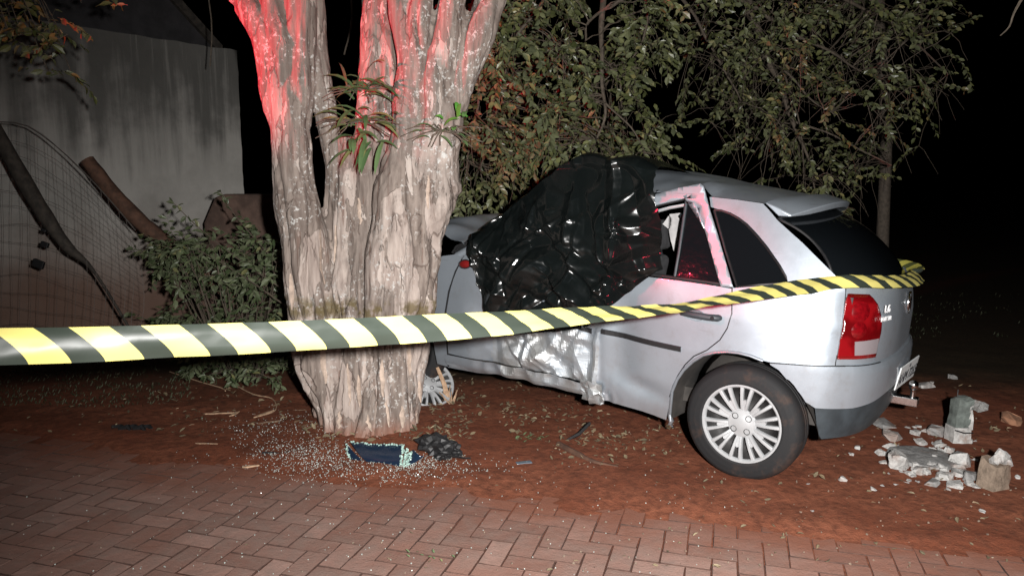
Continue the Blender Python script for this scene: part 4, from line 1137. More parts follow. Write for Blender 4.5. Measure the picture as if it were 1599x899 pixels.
# far side: small bright reflector at the bumper's far end
panel('reflector', [(sy(-.34, .6), .62), (sy(-.34, .6), .565), (sy(-.62, .6), .585), (sy(-.62, .6), .665)], lambda s, z: B(s, z, xb, .008), M['plate_white'], bumper, (.1, .03), .002)
bx_ = B(sy(.50, .92), .92, xr, .003); RB = (math.radians(90), 0, math.radians(-104))
simple('badge', (.75, .76, .77), .35, .3)
text('badge_letters', '1.6', .055, (bx_.x - .003, .50, .940), RB, M['badge'], tg, .003)
text('badge_letters', 'POWER', .032, (bx_.x - .003, .50, .892), RB, M['badge'], tg, .003)
em = empty('emblem', (xr(.91) - .004, 0, .915), tg)
mb = MB(); mb.lathe([(.052, 0), (.060, 0), (.062, -.004), (.060, -.009), (.052, -.009), (.050, -.004), (.052, 0)], 32, Matrix.Rotation(math.radians(-90), 4, 'Z')); auto_smooth(mb.build('ring', M['chrome'], em), 50)
mb = MB()
for a, b in (((-.026, .040), (0, .002)), ((.026, .040), (0, .002)), ((-.046, .018), (-.024, -.042)), ((.046, .018), (.024, -.042)), ((-.024, -.042), (0, .002)), ((.024, -.042), (0, .002))):
    mb.tube([Vector((-.006, a[0], a[1])), Vector((-.006, b[0], b[1]))], .005, 5)
mb.build('letters', M['chrome'], em)
th_ = empty('tow_hitch', (-.59, 0, .375), car)
mb = MB(); mb.box((-.115, -.035, -.022), (.10, .035, .022)); bevel(mb.build('bar', M['chrome'], th_), .004)
mb = MB(); mb.lathe([(0, -.012), (.014, -.01), (.012, .02), (.013, .034), (.022, .044), (.0255, .058), (.022, .074), (.012, .083), (0, .085)], 20, Matrix.Translation((-.085, 0, .030)) @ Matrix.Rotation(math.radians(90), 4, 'X')); auto_smooth(mb.build('ball', M['chrome'], th_), 60)

# -- wheels
def wheel(loc, rotx=0.0, cover=True, flip=1, steer=0.0):
    w = empty('wheel', loc, car); w.rotation_euler = (0, rotx, steer + (math.pi if flip < 0 else 0))
    mb = MB(); prof = [(.180, .070), (.188, .084), (.200, .091), (.208, .094), (.211, .0925), (.232, .096), (.236, .0945), (.258, .091), (.262, .0895), (.274, .080), (.284, .066), (.2885, .05), (.289, .02), (.2855, .018), (.2855, .012), (.289, .010), (.289, -.010), (.2855, -.012), (.2855, -.018), (.289, -.02), (.2885, -.05), (.284, -.066), (.274, -.08), (.258, -.09), (.232, -.094), (.19, -.085), (.18, -.07)]
    auto_smooth(mb.lathe(prof, 72).build('tyre', M['tyre_rubber'], w), 50)
    mb = MB(); mb.lathe([(.0, .035), (.06, .037), (.08, .022), (.13, .018), (.155, .035), (.172, .060), (.182, .075)], 48); mb.build('rim', M['steel_dark'], w, True)
    mb = MB()
    for k_ in range(12):
        a_ = k_ / 12 * 2 * math.pi
        mb.lathe([(0, .005), (.013, .005), (.013, 0)], 10, Matrix.Translation((.115 * math.cos(a_), .020, .115 * math.sin(a_))))
    if cover:
        for q_ in wheel_cover(w): q_.scale = (1.065, 1.0, 1.065)
    return w
def wheel_cover(parent):
    mb = MB()
    mb.lathe([(.186, .074), (.188, .084), (.183, .090), (.176, .090), (.170, .084), (.168, .072)], 72)       # outer ring
    mb.lathe([(0, .083), (.030, .083), (.036, .080), (.060, .078), (.068, .070), (.066, .055)], 48)            # centre
    nsp = 10
    for k_ in range(nsp):
        a0 = 2 * math.pi * k_ / nsp + .12
        rot = Matrix.Rotation(a0, 4, 'Y')
        for sg in (-1, 1):
            # one finger of the forked spoke
            V = []
            for (r_, tm_, hw, y) in ((.058, .0075, .0070, .074), (.085, .0115, .0072, .085), (.12, .0165, .0078, .090), (.155, .0215, .0088, .090), (.176, .0245, .0095, .086)):
                for t_, yy in ((tm_ - hw, y - .004), (tm_ - hw * .55, y), (tm_ + hw * .55, y), (tm_ + hw, y - .006), (tm_ + hw, y - .022), (tm_ - hw, y - .022)):
                    V.append(rot @ Vector((r_, yy, t_ * sg)))
            Fs = []
            for i in range(4):
                for j in range(6): Fs.append((6 * i + j, 6 * i + (j + 1) % 6, 6 * (i + 1) + (j + 1) % 6, 6 * (i + 1) + j))
            mb.add(V, Fs)
        # web closing the inner half of the fork
        V = [rot @ Vector(p) for p in ((.056, .0735, -.010), (.056, .0735, .010), (.108, .085, .012), (.116, .084, 0), (.108, .085, -.012), (.056, .06, -.010), (.056, .06, .010), (.108, .066, .012), (.116, .066, 0), (.108, .066, -.012))]
        mb.add(V, [(0, 1, 2, 3, 4), (5, 9, 8, 7, 6), (2, 7, 8, 3), (3, 8, 9, 4)])
    o = mb.build('wheel_cover', M['cover_silver'], parent); auto_smooth(o, 40)
    out = [o]
    for k_ in range(4):
        a_ = math.pi / 2 * k_ + .95
        mb = MB(); mb.lathe([(.0135, .0795), (.0150, .083), (.0120, .0835), (.0115, .078), (0, .0785)], 18, Matrix.Translation((.044 * math.cos(a_), 0, .044 * math.sin(a_))))
        out.append(auto_smooth(mb.build('lug_cap', M['lug'], parent), 40))
    return out
wheel((.005, .70, .304), .1).scale = (1.055, 1.0, 1.055)
wheel((0, -.70, .287), .4, False, -1)
wheel((2.44, .66, .30), .2, False, 1, .35)
wheel((2.44, -.70, .30), .2, False, -1)

# -- far side, nose, cabin (mostly behind the trunk and the sheet)
fq = qp.copy(); link(fq, car); fq.scale = (1, -1, 1)
far_door = [(.095, 1.0), (.132, .727), (.395, .369), (.42, .232), (1.985, .25), (1.985, .63), (1.87, 1.02)]
panel('door', far_door, lambda x, z: Vector((x, -wz(z), z)), PAINT, car, (.08, .06), .003)
fg = go.copy(); link(fg, car); fg.scale = (1, -1, 1)
mb = MB(); mb.tube([Vector((.10, -.77, 1.0)), Vector((.33, -.60, 1.45)), Vector((.8, -.575, 1.50)), Vector((1.2, -.57, 1.45)), Vector((1.85, -.74, 1.03))], .028, 8); auto_smooth(mb.build('window_frame', PAINT, car), 60)
# front fender, pushed back against the trunk
fen = [(1.992, .255), (1.992, .63), (1.967, .78), (1.927, .91), (1.885, 1.0), (1.95, 1.02), (2.06, 1.0), (2.20, .94), (2.60, .84), (2.72, .70), (2.72, .50), (2.70, .55), (2.60, .62), (2.44, .66), (2.28, .62), (2.18, .54), (2.12, .42), (2.10, .26)]
def fen_fn(x, z): return Vector((x, wz(z) - .02 - .16 * sst(2.05, 2.7, x) + .02 * ridge(x, z, 6, 3) * sst(2.05, 2.25, x), z))
fe = panel('front_fender', fen, fen_fn, PAINT, car, (.03, .03), .003)
mb = MB(); mb.lathe([(0, .010), (.018, .008), (.024, 0)], 20, Matrix.Translation((1.845, wz(.965) + .006, .968)) @ Matrix.Rotation(.15, 4, 'Y') @ Matrix.Scale(1.9, 4, (1, 0, 0)))
auto_smooth(mb.build('side_repeater', M['amber'], fe), 60)
mb = MB(); mb.lathe([(.022, .001), (.027, .005), (.031, 0)], 24, Matrix.Translation((1.845, wz(.965) + .004, .968)) @ Matrix.Rotation(.15, 4, 'Y') @ Matrix.Scale(1.8, 4, (1, 0, 0))); mb.build('repeater_surround', M['trim_black'], fe)
# shut line of the fender and a crushed dark gap in front of it
strip_along([Vector((x + .004, wz(z) - .012, z)) for x, z in [(1.988, .26), (1.988, .63), (1.963, .78), (1.923, .91), (1.88, 1.0)]], .006, 0, 'shut_line', M['trim_black'], fe)
def hood_fn(x, y): return Vector((x, y, 1.0 + .10 * math.sin((x - 1.9) * 3.4) + .12 * (1 - abs((y + .05) / .75) ** 2.5) - .10 * sst(2.2, 2.8, x) + .035 * ridge(x, y, 4, 2)))
panel('hood', [(1.90, .66), (1.90, -.66), (2.75, -.62), (2.70, .45)], hood_fn, PAINT, car, (.04, .04), .003)
mb = MB(); mb.prism([(2.66, .30), (2.86, .32), (2.90, .50), (2.80, .66), (2.66, .72)], -.68, .50); bevel(mb.build('front_bumper', PAINT, car), .04, 3)
mb = MB(); mb.prism([(2.0, .25), (2.64, .30), (2.64, .85), (2.0, .90)], -.62, .55); mb.build('engine_bay', M['well_black'], car)
# shattered windscreen, still in one sagging sheet
def ws(x, y): return Vector((x, y, 1.04 + (1.92 - x) * .52 + .05 * (1 - (y / .62) ** 2) + .02 * noise.noise(Vector((x * 6, y * 6, 1)))))
panel('windscreen', [(1.92, .68), (1.92, -.66), (1.22, -.55), (1.22, .55)], ws, M['tint_glass'], car, (.06, .06), .004)
mb = MB(); mb.tube([Vector((1.98, .70, 1.00)), Vector((1.75, .66, 1.13)), Vector((1.22, .565, 1.40))], .03, 8); auto_smooth(mb.build('windscreen_pillar', PAINT, car), 60)
mb = MB()
r = random.Random(9)
for i in range(9):       # dark crumpled scuttle at the foot of the windscreen
    a = Vector((1.86 + .03 * i, .70 - .012 * i, 1.10 - .012 * i)); mb.tube(bez(a, a + Vector((-.10, -.1, .10 + .02 * r.random())), .01, 4, r, .012), .012, 5)
mb.build('scuttle_trim', M['black_plastic'], car)
# floor, seats, trim
mb = MB(); mb.prism([(-.40, .33), (2.0, .30), (2.0, .36), (-.40, .42)], -.64, .64); mb.build('floor_pan', M['well_black'], car)
mb = MB(); mb.prism([(-.40, .42), (-.45, 1.0), (-.30, 1.0), (-.15, .45)], -.66, .66); mb.build('parcel_shelf', M['seat_fabric'], car)
for y in (.36, -.36):
    st = empty('seat', (.92, y, .30), car)
    mb = MB(); mb.prism([(-.1, .05), (.42, .10), (.45, .24), (.0, .22)], -.23, .23); bevel(mb.build('cushion', M['seat_fabric'], st), .05, 3)
    mb = MB(); mb.prism([(-.10, .14), (.06, .14), (-.10, .78), (-.22, .78)], -.22, .22); bevel(mb.build('backrest', M['seat_fabric'], st), .05, 3)
    mb = MB(); mb.prism([(-.25, .82), (-.14, .82), (-.17, 1.0), (-.26, 1.0)], -.13, .13); bevel(mb.build('headrest', M['seat_fabric'], st), .035, 3)
ab = panel('airbag', [(.50, 1.17), (.49, 1.36), (.62, 1.34), (.66, 1.28), (.62, 1.25), (.60, 1.18), (.57, 1.12), (.555, 1.19), (.53, 1.16)], lambda x, z: Vector((x, .42 + .03 * noise.noise(Vector((x * 12, z * 12, 0))), z)), M['airbag'], car, (.02, .02), .004)
mb = MB(); mb.tube([Vector((.44, .50, .95)), Vector((.40, .52, 1.1)), Vector((.42, .52, 1.25)), Vector((.50, .50, 1.35))], .03, 8); auto_smooth(mb.build('seat_belt_post', M['plastic_grey'], car), 60)

# ------------------------------------------------------------------ black sheet draped over door and windscreen
SHX = [.455, .50, .60, .80, 1.0, 1.11, 1.3, 1.5, 1.65, 1.80, 1.88]
def z_top(x): return interp(x, [.42, .535, .70, .9, 1.11, 1.25, 1.5, 1.8, 1.9], [1.585, 1.597, 1.63, 1.655, 1.665, 1.60, 1.41, 1.19, 1.12])
def z_bot(x): return interp(x, [.42, .50, .62, .761, .88, 1.05, 1.3, 1.51, 1.60, 1.68, 1.74, 1.79, 1.9], [1.09, 1.06, .94, .820, .70, .655, .60, .555, .68, .85, 1.0, 1.12, 1.17])
NU, NV, NB = 190, 130, 30
V, Fc = [], []
for i in range(NU + 1):
    fx = .468 + (1.80 - .468) * i / NU
    zb, zt = z_bot(fx), z_top(fx)
    for j in range(NV + NB + 1):
        if j <= NV:
            t = j / NV; z = zb + (zt - zb) * t; x = fx + .15 * sst(1.05, 1.6, z) * (1 - i / NU) ** 2
            y = interp(z, [.5, .95, 1.05, 1.2, 1.45, 1.7], [.845, .835, .825, .77, .665, .565]) 
            y = y - .10 * sst(.6, 1.0, t) * sst(1.3, 1.7, x)
        else:
            t2 = (j - NV) / NB; z = zt - .10 * t2 ** 2 - .02 * t2 * (1 + math.sin(fx * 7)); x = fx + .15 * sst(1.05, 1.6, zt) * (1 - i / NU) ** 2; y0 = interp(zt, [.5, .95, 1.05, 1.2, 1.45, 1.7], [.845, .835, .825, .77, .665, .565]) - .10 * sst(1.3, 1.7, x)
            y = y0 - .95 * t2
        e = 1.0
        q = Vector((x, z + (y if j > NV else .5), .3))
        w1 = noise.noise(q * 2.6) * .030
        # tent folds and small sharp creases
        w2 = fold_h(SHEET_FOLDS, x, z) if j <= NV else (abs(noise.noise(Vector((x * 3.6 + z * 1.6, z * 2.9 - x * 1.6, 3)))) - .25) * .075
        w3 = 0.0; w4 = 0.0
        hang = .035 * math.sin(fx * 8 + 1.0) * (1 - min(1, (j / NV))) 
        d = max(-.022, w1 + w2 + w3 + w4 + .008) + hang * .4
        zz = z + (0 if j > NV else .010 * noise.noise(Vector((x * 9, z * 9, 2))))
        edge = .012 * noise.noise(Vector((fx * 14, j * .13, 1)))
        if j <= NV: V.append(Vector((x + edge * (1 if i in (0, NU) else .3), y + d, zz)))
        else: V.append(Vector((x, y, z + d * .8 + .01)))
NR = NV + NB + 1
for i in range(NU):
    for j in range(NR - 1): Fc.append((i * NR + j, i * NR + j + 1, (i + 1) * NR + j + 1, (i + 1) * NR + j))
sheet = mesh_obj('plastic_sheet', V, Fc, M['plastic_film'], None, True)
sheet.matrix_world = CW
tag(sheet, 'crumpled glossy black plastic sheet draped over the front of the silver car', 'plastic sheet')
# its lowest corner, hanging below the tape

# ------------------------------------------------------------------ hazard tape from the left to the tail of the car
TAPE_W = .088
T_IN = [(-330, 549), (-160, 545), (0, 541), (135, 538), (250, 533), (340, 530), (430, 526), (560, 519), (690, 511), (790, 504), (860, 497), (920, 491), (970, 488), (1010, 485), (1050, 481), (1086, 476), (1125, 469), (1200, 455), (1260, 447), (1300, 441)]
T_VH = [(0, 57), (250, 54), (430, 51), (560, 48), (690, 41), (790, 34), (860, 27), (920, 20), (970, 16), (1010, 12), (1050, 8), (1086, 4), (1125, 8), (1200, 16), (1260, 19), (1320, 15)]
def tape_Y(px): return 1 / (.581 - .000229 * px)
cl = []
PX = np.linspace(-330, 1296, 150)
for px in PX:
    py = interp(px, [p[0] for p in T_IN], [p[1] for p in T_IN]); Y = tape_Y(px)
    vh = interp(px, [p[0] for p in T_VH], [p[1] for p in T_VH]) * Y / FPX
    tilt = math.acos(min(1, vh / TAPE_W))
    sgn = 1 if px < 1086 else -1
    cl.append((at(px, py, Y), tilt, sgn))
# round the tail of the car, just outside the glass and the far corner
def cw(x, y, z): return CW @ Vector((x, y, z))
tail = [(-.43, .70, 1.085, .9), (-.51, .58, 1.078, .8), (-.585, .38, 1.065, .7), (-.625, .12, 1.05, .8), (-.622, -.12, 1.045, .9), (-.605, -.30, 1.045, 1.0), (-.555, -.48, 1.05, 1), (-.48, -.62, 1.05, 1), (-.38, -.72, 1.05, 1)]
tp = catmull([cw(*t[:3]) for t in tail], 5)
last = cl[-1][1]
for i, p in enumerate(tp): cl.append((p, .95 - .2 * i / len(tp), -1))
# smooth the centre line
Cn = [c[0] for c in cl]
for _ in range(2): Cn = [Cn[0]] + [(Cn[i - 1] + Cn[i] * 2 + Cn[i + 1]) / 4 for i in range(1, len(Cn) - 1)] + [Cn[-1]]
V, Fc, UV = [], [], []
s = 0.0; NC = 6
for i, p in enumerate(Cn):
    t = (Cn[min(i + 1, len(Cn) - 1)] - Cn[max(i - 1, 0)]).normalized()
    toward = (CAM - p).normalized(); upv = Vector((0, 0, 1)); upv = (upv - t * upv.dot(t)).normalized(); back = t.cross(upv)
    if back.dot(toward) > 0: back = -back
    tilt, sg = cl[i][1], cl[i][2]
    wv = upv * math.cos(tilt) + back * math.sin(tilt)
    nrm = (-back) * math.cos(tilt) + upv * math.sin(tilt)
    if i: s += (p - Cn[i - 1]).length
    curl = .010 * (1 + .5 * math.sin(s * 2.1)) * (1 if sg > 0 else .6) * math.cos(tilt) ** 1.5
    for k_ in range(NC + 1):
        c_ = k_ / NC - .5
        V.append(p + wv * (c_ * TAPE_W) + nrm * (curl * (1 - 4 * c_ * c_) + .0012 * math.sin(s * 23 + k_) + .006 * noise.noise(Vector((s * 6, k_ * .5, 0))) + .003 * noise.noise(Vector((s * 22, k_ * 1.1, 4)))))
        UV.append((s / .162 + .40, k_ / NC if sg > 0 else k_ / NC))
for i in range(len(Cn) - 1):
    for k_ in range(NC): Fc.append((i * (NC + 1) + k_, i * (NC + 1) + k_ + 1, (i + 1) * (NC + 1) + k_ + 1, (i + 1) * (NC + 1) + k_))
tape = mesh_obj('hazard_tape', V, Fc, M['tape'], None, True)
uvl = tape.data.uv_layers.new(name='UVMap')
for lp in tape.data.loops: uvl.data[lp.index].uv = UV[lp.vertex_index]
tag(tape, 'yellow and black striped hazard tape strung from the left to the car tailgate', 'tape')

# ------------------------------------------------------------------ things lying about
def rock(name, loc, size, m, seed, label, cat, group=None, rough=.28, rot=None, sub=3, flat=0.0):
    bm = bmesh.new(); rr_ = random.Random(seed * 7 + 1)
    for q in range(22):
        d = rv(rr_); d = Vector([math.copysign(abs(c_) ** .6, c_) for c_ in d]); d = d / max(abs(c_) for c_ in d) * rr_.uniform(.34, .52)
        bm.verts.new((d.x * size[0], d.y * size[1], d.z * size[2]))
    bmesh.ops.convex_hull(bm, input=bm.verts[:])
    bmesh.ops.delete(bm, geom=[v for v in bm.verts if not v.link_faces], context='VERTS')
    bmesh.ops.triangulate(bm, faces=bm.faces[:]); bmesh.ops.subdivide_edges(bm, edges=bm.edges[:], cuts=1)
    for v in bm.verts: v.co += rv(rr_) * min(size) * .045
    o = bm_obj(name, bm, m, None, False); r = random.Random(seed)
    o.rotation_euler = rot or (r.uniform(-.25, .25), r.uniform(-.25, .25), r.uniform(0, 6.28)); o.location = loc
    return tag(o, label, cat, group)
GR = 'broken concrete behind the car'
def lump(px, py, w_, h_, label, m='concrete', seed=1, depth=None, rough=.28, lift_=0.0):
    """px, py: middle of the piece; it rests on the ground"""
    foot = gp(px, py + h_ / 2 * .8); sc_ = foot.y / FPX
    wz_ = max(.02, h_ * sc_ * .85); dp = depth or (w_ * sc_ * .8)
    return rock('concrete_chunk', (foot.x, foot.y + dp * .25, wz_ * .42 + lift_), (w_ * sc_, dp, wz_), M[m], seed, label, 'concrete chunk', GR, rough)
sl = gp(1454, 728)
mb = MB(); r = random.Random(41); n = 14
out = [(math.cos(2 * math.pi * i / n) * .19 * (1 + r.uniform(-.16, .16)), math.sin(2 * math.pi * i / n) * .17 * (1 + r.uniform(-.16, .16))) for i in range(n)]
V = [Vector((a, b, -.01)) for a, b in out] + [Vector((a * .93, b * .93, .022 + r.uniform(-.006, .006))) for a, b in out] + [Vector((0, 0, .032))]
mb.add(V, [(i, (i + 1) % n, n + (i + 1) % n, n + i) for i in range(n)] + [(n + i, n + (i + 1) % n, 2 * n) for i in range(n)])
o = mb.build('concrete_slab', M['concrete_grey']); o.location = (sl.x, sl.y + .08, .01); tag(o, 'broad flat grey slab in the middle of the rubble', 'concrete slab', GR)
for a in [(1385, 665, 46, 14, 'long flat grey concrete piece under the bumper edge', 'concrete_grey', 2), (1397, 683, 38, 22, 'white rough chunk just below the long flat piece', 'concrete', 3),
          (1463, 675, 24, 24, 'grey chunk leaning by the foot of the standing post fragment', 'concrete_grey', 4), (1440, 692, 20, 13, 'small white lump at the back rim of the slab', 'concrete', 5),
          (1469, 696, 20, 13, 'rounded white lump on the back rim, nearest the post', 'concrete', 6), (1405, 720, 42, 40, 'largest white chunk at the left rim of the slab', 'concrete', 7),
          (1502, 718, 40, 30, 'big pale chunk at the right rim of the slab', 'concrete', 8), (1442, 737, 34, 24, 'white chunk at the front rim of the slab', 'concrete', 9),
          (1459, 757, 30, 19, 'grey wedge lying lowest in the rubble pile', 'concrete_grey', 10), (1477, 746, 28, 20, 'jagged white chunk at the front of the pile', 'concrete', 11),
          (1494, 758, 30, 18, 'flat pale chunk at the front right of the pile', 'concrete', 12), (1499, 740, 26, 14, 'narrow white chip at the right front of the slab', 'concrete', 13),
          (1517, 745, 28, 24, 'brownish grey chunk at the right end of the pile', 'concrete_grey', 14), (1423, 741, 18, 17, 'small cubic white chunk at the left front of the pile', 'concrete', 15),
          (1512, 690, 15, 14, 'small grey chunk at the right foot of the standing post', 'concrete', 16), (1316, 749, 14, 17, 'lone white chunk on the earth beside the tyre', 'concrete', 17),
          (1534, 800, 13, 13, 'lone white pebble in front of the soiled block', 'concrete', 18), (1447, 603, 30, 12, 'oblong pale stone behind the bumper corner', 'concrete', 19),
          (1489, 590, 14, 14, 'small grey white stone farthest from the rubble', 'concrete_grey', 20), (1531, 637, 38, 21, 'flat white concrete shard to the right of the post', 'concrete', 21),
          (1558, 633, 16, 6, 'thin white sliver behind the flat shard', 'concrete', 22), (1583, 657, 32, 22, 'reddish brown brick piece at the right edge', 'brick_brown', 23)]:
    o = lump(*a[:6], seed=a[6])
for s_, (px, py, w_) in enumerate([(1428, 668, 8), (1436, 667, 9), (1340, 700, 10), (1330, 710, 8), (1317, 722, 9), (1360, 690, 6), (1385, 700, 7), (1420, 703, 10), (1390, 742, 8), (1400, 758, 9), (1433, 755, 10), (1433, 770, 7), (1380, 760, 8), (1480, 700, 9), (1455, 690, 8), (1523, 690, 7), (1520, 760, 9), (1365, 765, 10), (1262, 757, 7), (1270, 800, 6), (1180, 760, 6), (1455, 598, 6), (1539, 617, 6), (1592, 676, 7), (1590, 745, 9), (1597, 780, 8), (1350, 735, 7), (1447, 745, 10), (1470, 735, 8), (1425, 755, 7), (1488, 727, 9), (1460, 720, 7)] + [(random.Random(900 + q).gauss(1450, 34), random.Random(950 + q).gauss(724, 22), random.Random(990 + q).uniform(6, 16)) for q in range(80)]):
    o = lump(px, py, w_ * 1.2, w_, 'small white concrete fragment scattered about the rubble pile', 'concrete', 100 + s_, rough=.35, lift_=.03 if s_ in (27, 28, 30, 31) else 0)
    o.name = 'concrete_fragment'; o['category'] = 'fragment'; o['group'] = 'concrete fragments'
    near_ = ((px - 1452) / 75) ** 2 + ((py - 722) / 48) ** 2
    if near_ < 1: o['label'] = 'small white concrete crumb in the heap around the grey slab'; o['group'] = 'concrete crumbs in the heap'
    else: o['label'] = 'small white concrete fragment lying loose away from the heap'
# post fragment standing in the rubble
b = gp(1494, 692); pf = tag(empty('broken_post', (b.x, b.y, 0)), 'broken concrete post stump standing upright in the rubble', 'post stump')
def rough_prism(h0, h1, w_, d_, tw, seed, jag=.0, sh=(0, 0)):
    r = random.Random(seed); V, Fs = [], []
    rows = 6; ring = [(-1, -1), (0, -1.05), (1, -1), (1.05, 0), (1, 1), (0, 1.04), (-1, 1), (-1.04, 0)]
    for i in range(rows):
        t = i / (rows - 1); z = h0 + (h1 - h0) * t
        for a, b_ in ring:
            V.append(Vector((a * w_ / 2 * (1 - tw * t) + sh[0] * t + r.uniform(-.004, .004), b_ * d_ / 2 * (1 - tw * t) + sh[1] * t + r.uniform(-.004, .004), z + (r.uniform(-jag, jag) if i == rows - 1 else 0))))
    for i in range(rows - 1):
        for j in range(8): Fs.append((8 * i + j, 8 * i + (j + 1) % 8, 8 * (i + 1) + (j + 1) % 8, 8 * (i + 1) + j))
    Fs += [tuple(range(8))[::-1], tuple(8 * (rows - 1) + j for j in range(8))]
    return V, Fs
mesh_obj('base', *rough_prism(-.03, .11, .105, .10, .06, 1), M['concrete'], pf)
mesh_obj('shaft', *rough_prism(.112, .275, .088, .085, .02, 2, .014, (.012, 0)), M['mossy_concrete'], pf)
mesh_obj('render_flake', *rough_prism(.10, .255, .022, .05, .2, 3, .012), M['concrete'], pf).location = (.045, -.022, 0)
mb = MB(); mb.tube([Vector((-.05, -.055, .10)), Vector((0, -.062, .085)), Vector((.06, -.05, .082))], .004, 5); mb.build('rebar', M['black_plastic'], pf); mb = MB(); mb.tube([Vector((-.02, 0, .26)), Vector((-.018, 0, .33))], .003, 5); mb.build('rebar', M['black_plastic'], pf)
b = gp(1557, 770); sb = tag(empty('broken_block', (b.x, b.y + .04, 0)), 'upright soil-stained block with crumbled white top at the right edge', 'concrete block')
mesh_obj('body', *rough_prism(-.03, .150, .115, .10, .10, 5, .016, (.006, .01)), M['soiled_block'], sb)
sb.rotation_euler = (.05, .07, .35)
for i, (x, z, w_) in enumerate(((-.03, .165, .06), (.02, .175, .07), (.05, .15, .06), (.0, .20, .045), (.075, .06, .07), (.07, .10, .06))):
    bm = bmesh.new(); rr_ = random.Random(i + 60)
    for q in range(18): bm.verts.new(rv(rr_) * w_ * rr_.uniform(.42, .62))
    bmesh.ops.convex_hull(bm, input=bm.verts[:]); bmesh.ops.delete(bm, geom=[v for v in bm.verts if not v.link_faces], context='VERTS')
    o = bm_obj('crumbled_top', bm, M['concrete'], sb); o.location = (x, -.01 if z > .12 else .02, z)

# wheel cover knocked off, behind the trunk
b = gp(652, 632); wc = tag(empty('loose_wheel_cover', (b.x + .05, b.y + .04, .11)), 'loose silver wheel cover lying tilted behind the foot of the trunk', 'wheel cover')
wheel_cover(wc)
mb = MB(); mb.lathe([(0, .05), (.17, .06), (.184, .075)], 32).build('backing', M['steel_dark'], wc, True)
wc.rotation_euler = (math.radians(138), math.radians(12), math.radians(18))

# curved piece of blue tinted glass
b = gp(600, 728); bg_ = tag(empty('tinted_glass', (b.x, b.y, 0)), 'curled piece of dark blue tinted window glass at the foot of the trunk', 'broken glass')
def P_(px, py, Y): return at(px, py, Y) - Vector((b.x, b.y, 0))
rows = [((540, 692, 4.06), (562, 722, 3.99), (580, 738, 3.90)), ((550, 690, 4.10), (575, 712, 4.02), (592, 732, 3.92))]
def loft(name, L1, L2, m, n=10, t=.004, bulge=0.0):
    A1, A2 = catmull([P_(*p) for p in L1], 4), catmull([P_(*p) for p in L2], 4); V, Fs = [], []
    k_ = min(len(A1), len(A2))
    for i in range(k_):
        for j in range(n + 1):
            f = j / n; q = A1[i].lerp(A2[i], f); q.y -= bulge * 4 * f * (1 - f); q.z = max(q.z, .012) ; V.append(q)
    for i in range(k_ - 1):
        for j in range(n): Fs.append((i * (n + 1) + j, i * (n + 1) + j + 1, (i + 1) * (n + 1) + j + 1, (i + 1) * (n + 1) + j))
    return solid(mesh_obj(name, V, Fs, m, bg_, True), t, 0)
loft('pane', [(548, 690, 4.06), (590, 693, 4.03), (630, 695, 4.0)], [(590, 734, 3.86), (606, 737, 3.84), (622, 740, 3.83)], M['blue_glass'], 10, .004, .035)
loft('curled_end', [(541, 692, 4.05), (541, 700, 4.02), (546, 712, 3.97)], [(584, 733, 3.86), (578, 736, 3.85), (566, 734, 3.86)], M['blue_glass'], 8, .004, .02)
loft('side_piece', [(634, 722, 3.90), (642, 706, 3.97), (646, 702, 3.98)], [(640, 728, 3.88), (656, 716, 3.93), (662, 712, 3.94)], M['blue_glass'], 6, .004, .02)
r = random.Random(8)
def crumbs(name, pts, parent, m, sz=(.004, .008)):
    mb = MB()
    for p in pts:
        h = r.uniform(*sz); mb.box((-h / 2, -h / 2, -h / 2), (h / 2, h / 2 * r.uniform(.6, 1.2), h / 2), Matrix.Translation(p) @ Matrix.Rotation(r.uniform(0, 3), 4, rv(r)))
    return mb.build(name, m, parent)
ed = []
for a, b2 in (((630, 697, 3.98), (622, 740, 3.82)), ((636, 700, 3.96), (628, 740, 3.82)), ((642, 704, 3.95), (632, 738, 3.83))):
    for i in range(60): f = r.random(); ed.append(P_(*a).lerp(P_(*b2), f) + Vector((r.gauss(0, .005), r.gauss(0, .005), r.gauss(0, .004))))
for L in ([(548, 690, 4.05), (590, 693, 4.02), (630, 695, 3.99)], [(541, 694, 4.04), (545, 712, 3.96), (566, 735, 3.85), (590, 735, 3.84)]):
    for q in catmull([P_(*p) for p in L], 14): ed.append(q + Vector((r.gauss(0, .003), r.gauss(0, .003), r.gauss(0, .003))))
tag(crumbs('crushed_edge', ed, bg_, M['green_crumbs'], (.005, .010)), kind='stuff')

# black plastic wreckage beside it
b = gp(686, 715); bd = tag(empty('plastic_wreckage', (b.x, b.y, 0)), 'torn lump of black car plastic right of the blue tinted glass', 'debris')
for i, (x, y, z, sx_, sy_, sz_) in enumerate(((-.03, .03, .07, .17, .12, .11), (.05, .02, .05, .13, .1, .09), (.02, -.05, .025, .09, .07, .04), (.09, -.01, .03, .08, .06, .05))):
    bm = bmesh.new(); bmesh.ops.create_icosphere(bm, subdivisions=3, radius=.5)
    for v in bm.verts:
        d = v.co.normalized(); v.co = d * .5 * (1 + .5 * noise.noise(d * 3 + Vector((i * 3, 0, 0))) + .3 * abs(noise.noise(d * 8)))
        v.co = Vector((v.co.x * sx_, v.co.y * sy_, v.co.z * sz_))
    o = bm_obj('torn_piece', bm, M['black_plastic'], bd); o.location = (x, y, z)
for i in range(4):
    mb = MB(); a = Vector((.02 + .02 * i, -.05, .03)); mb.tube([a, a + Vector((.05, -.01 * i, .004)), a + Vector((.10, .0, -.012))], .005, 5); mb.build('clip', M['black_plastic'], bd)
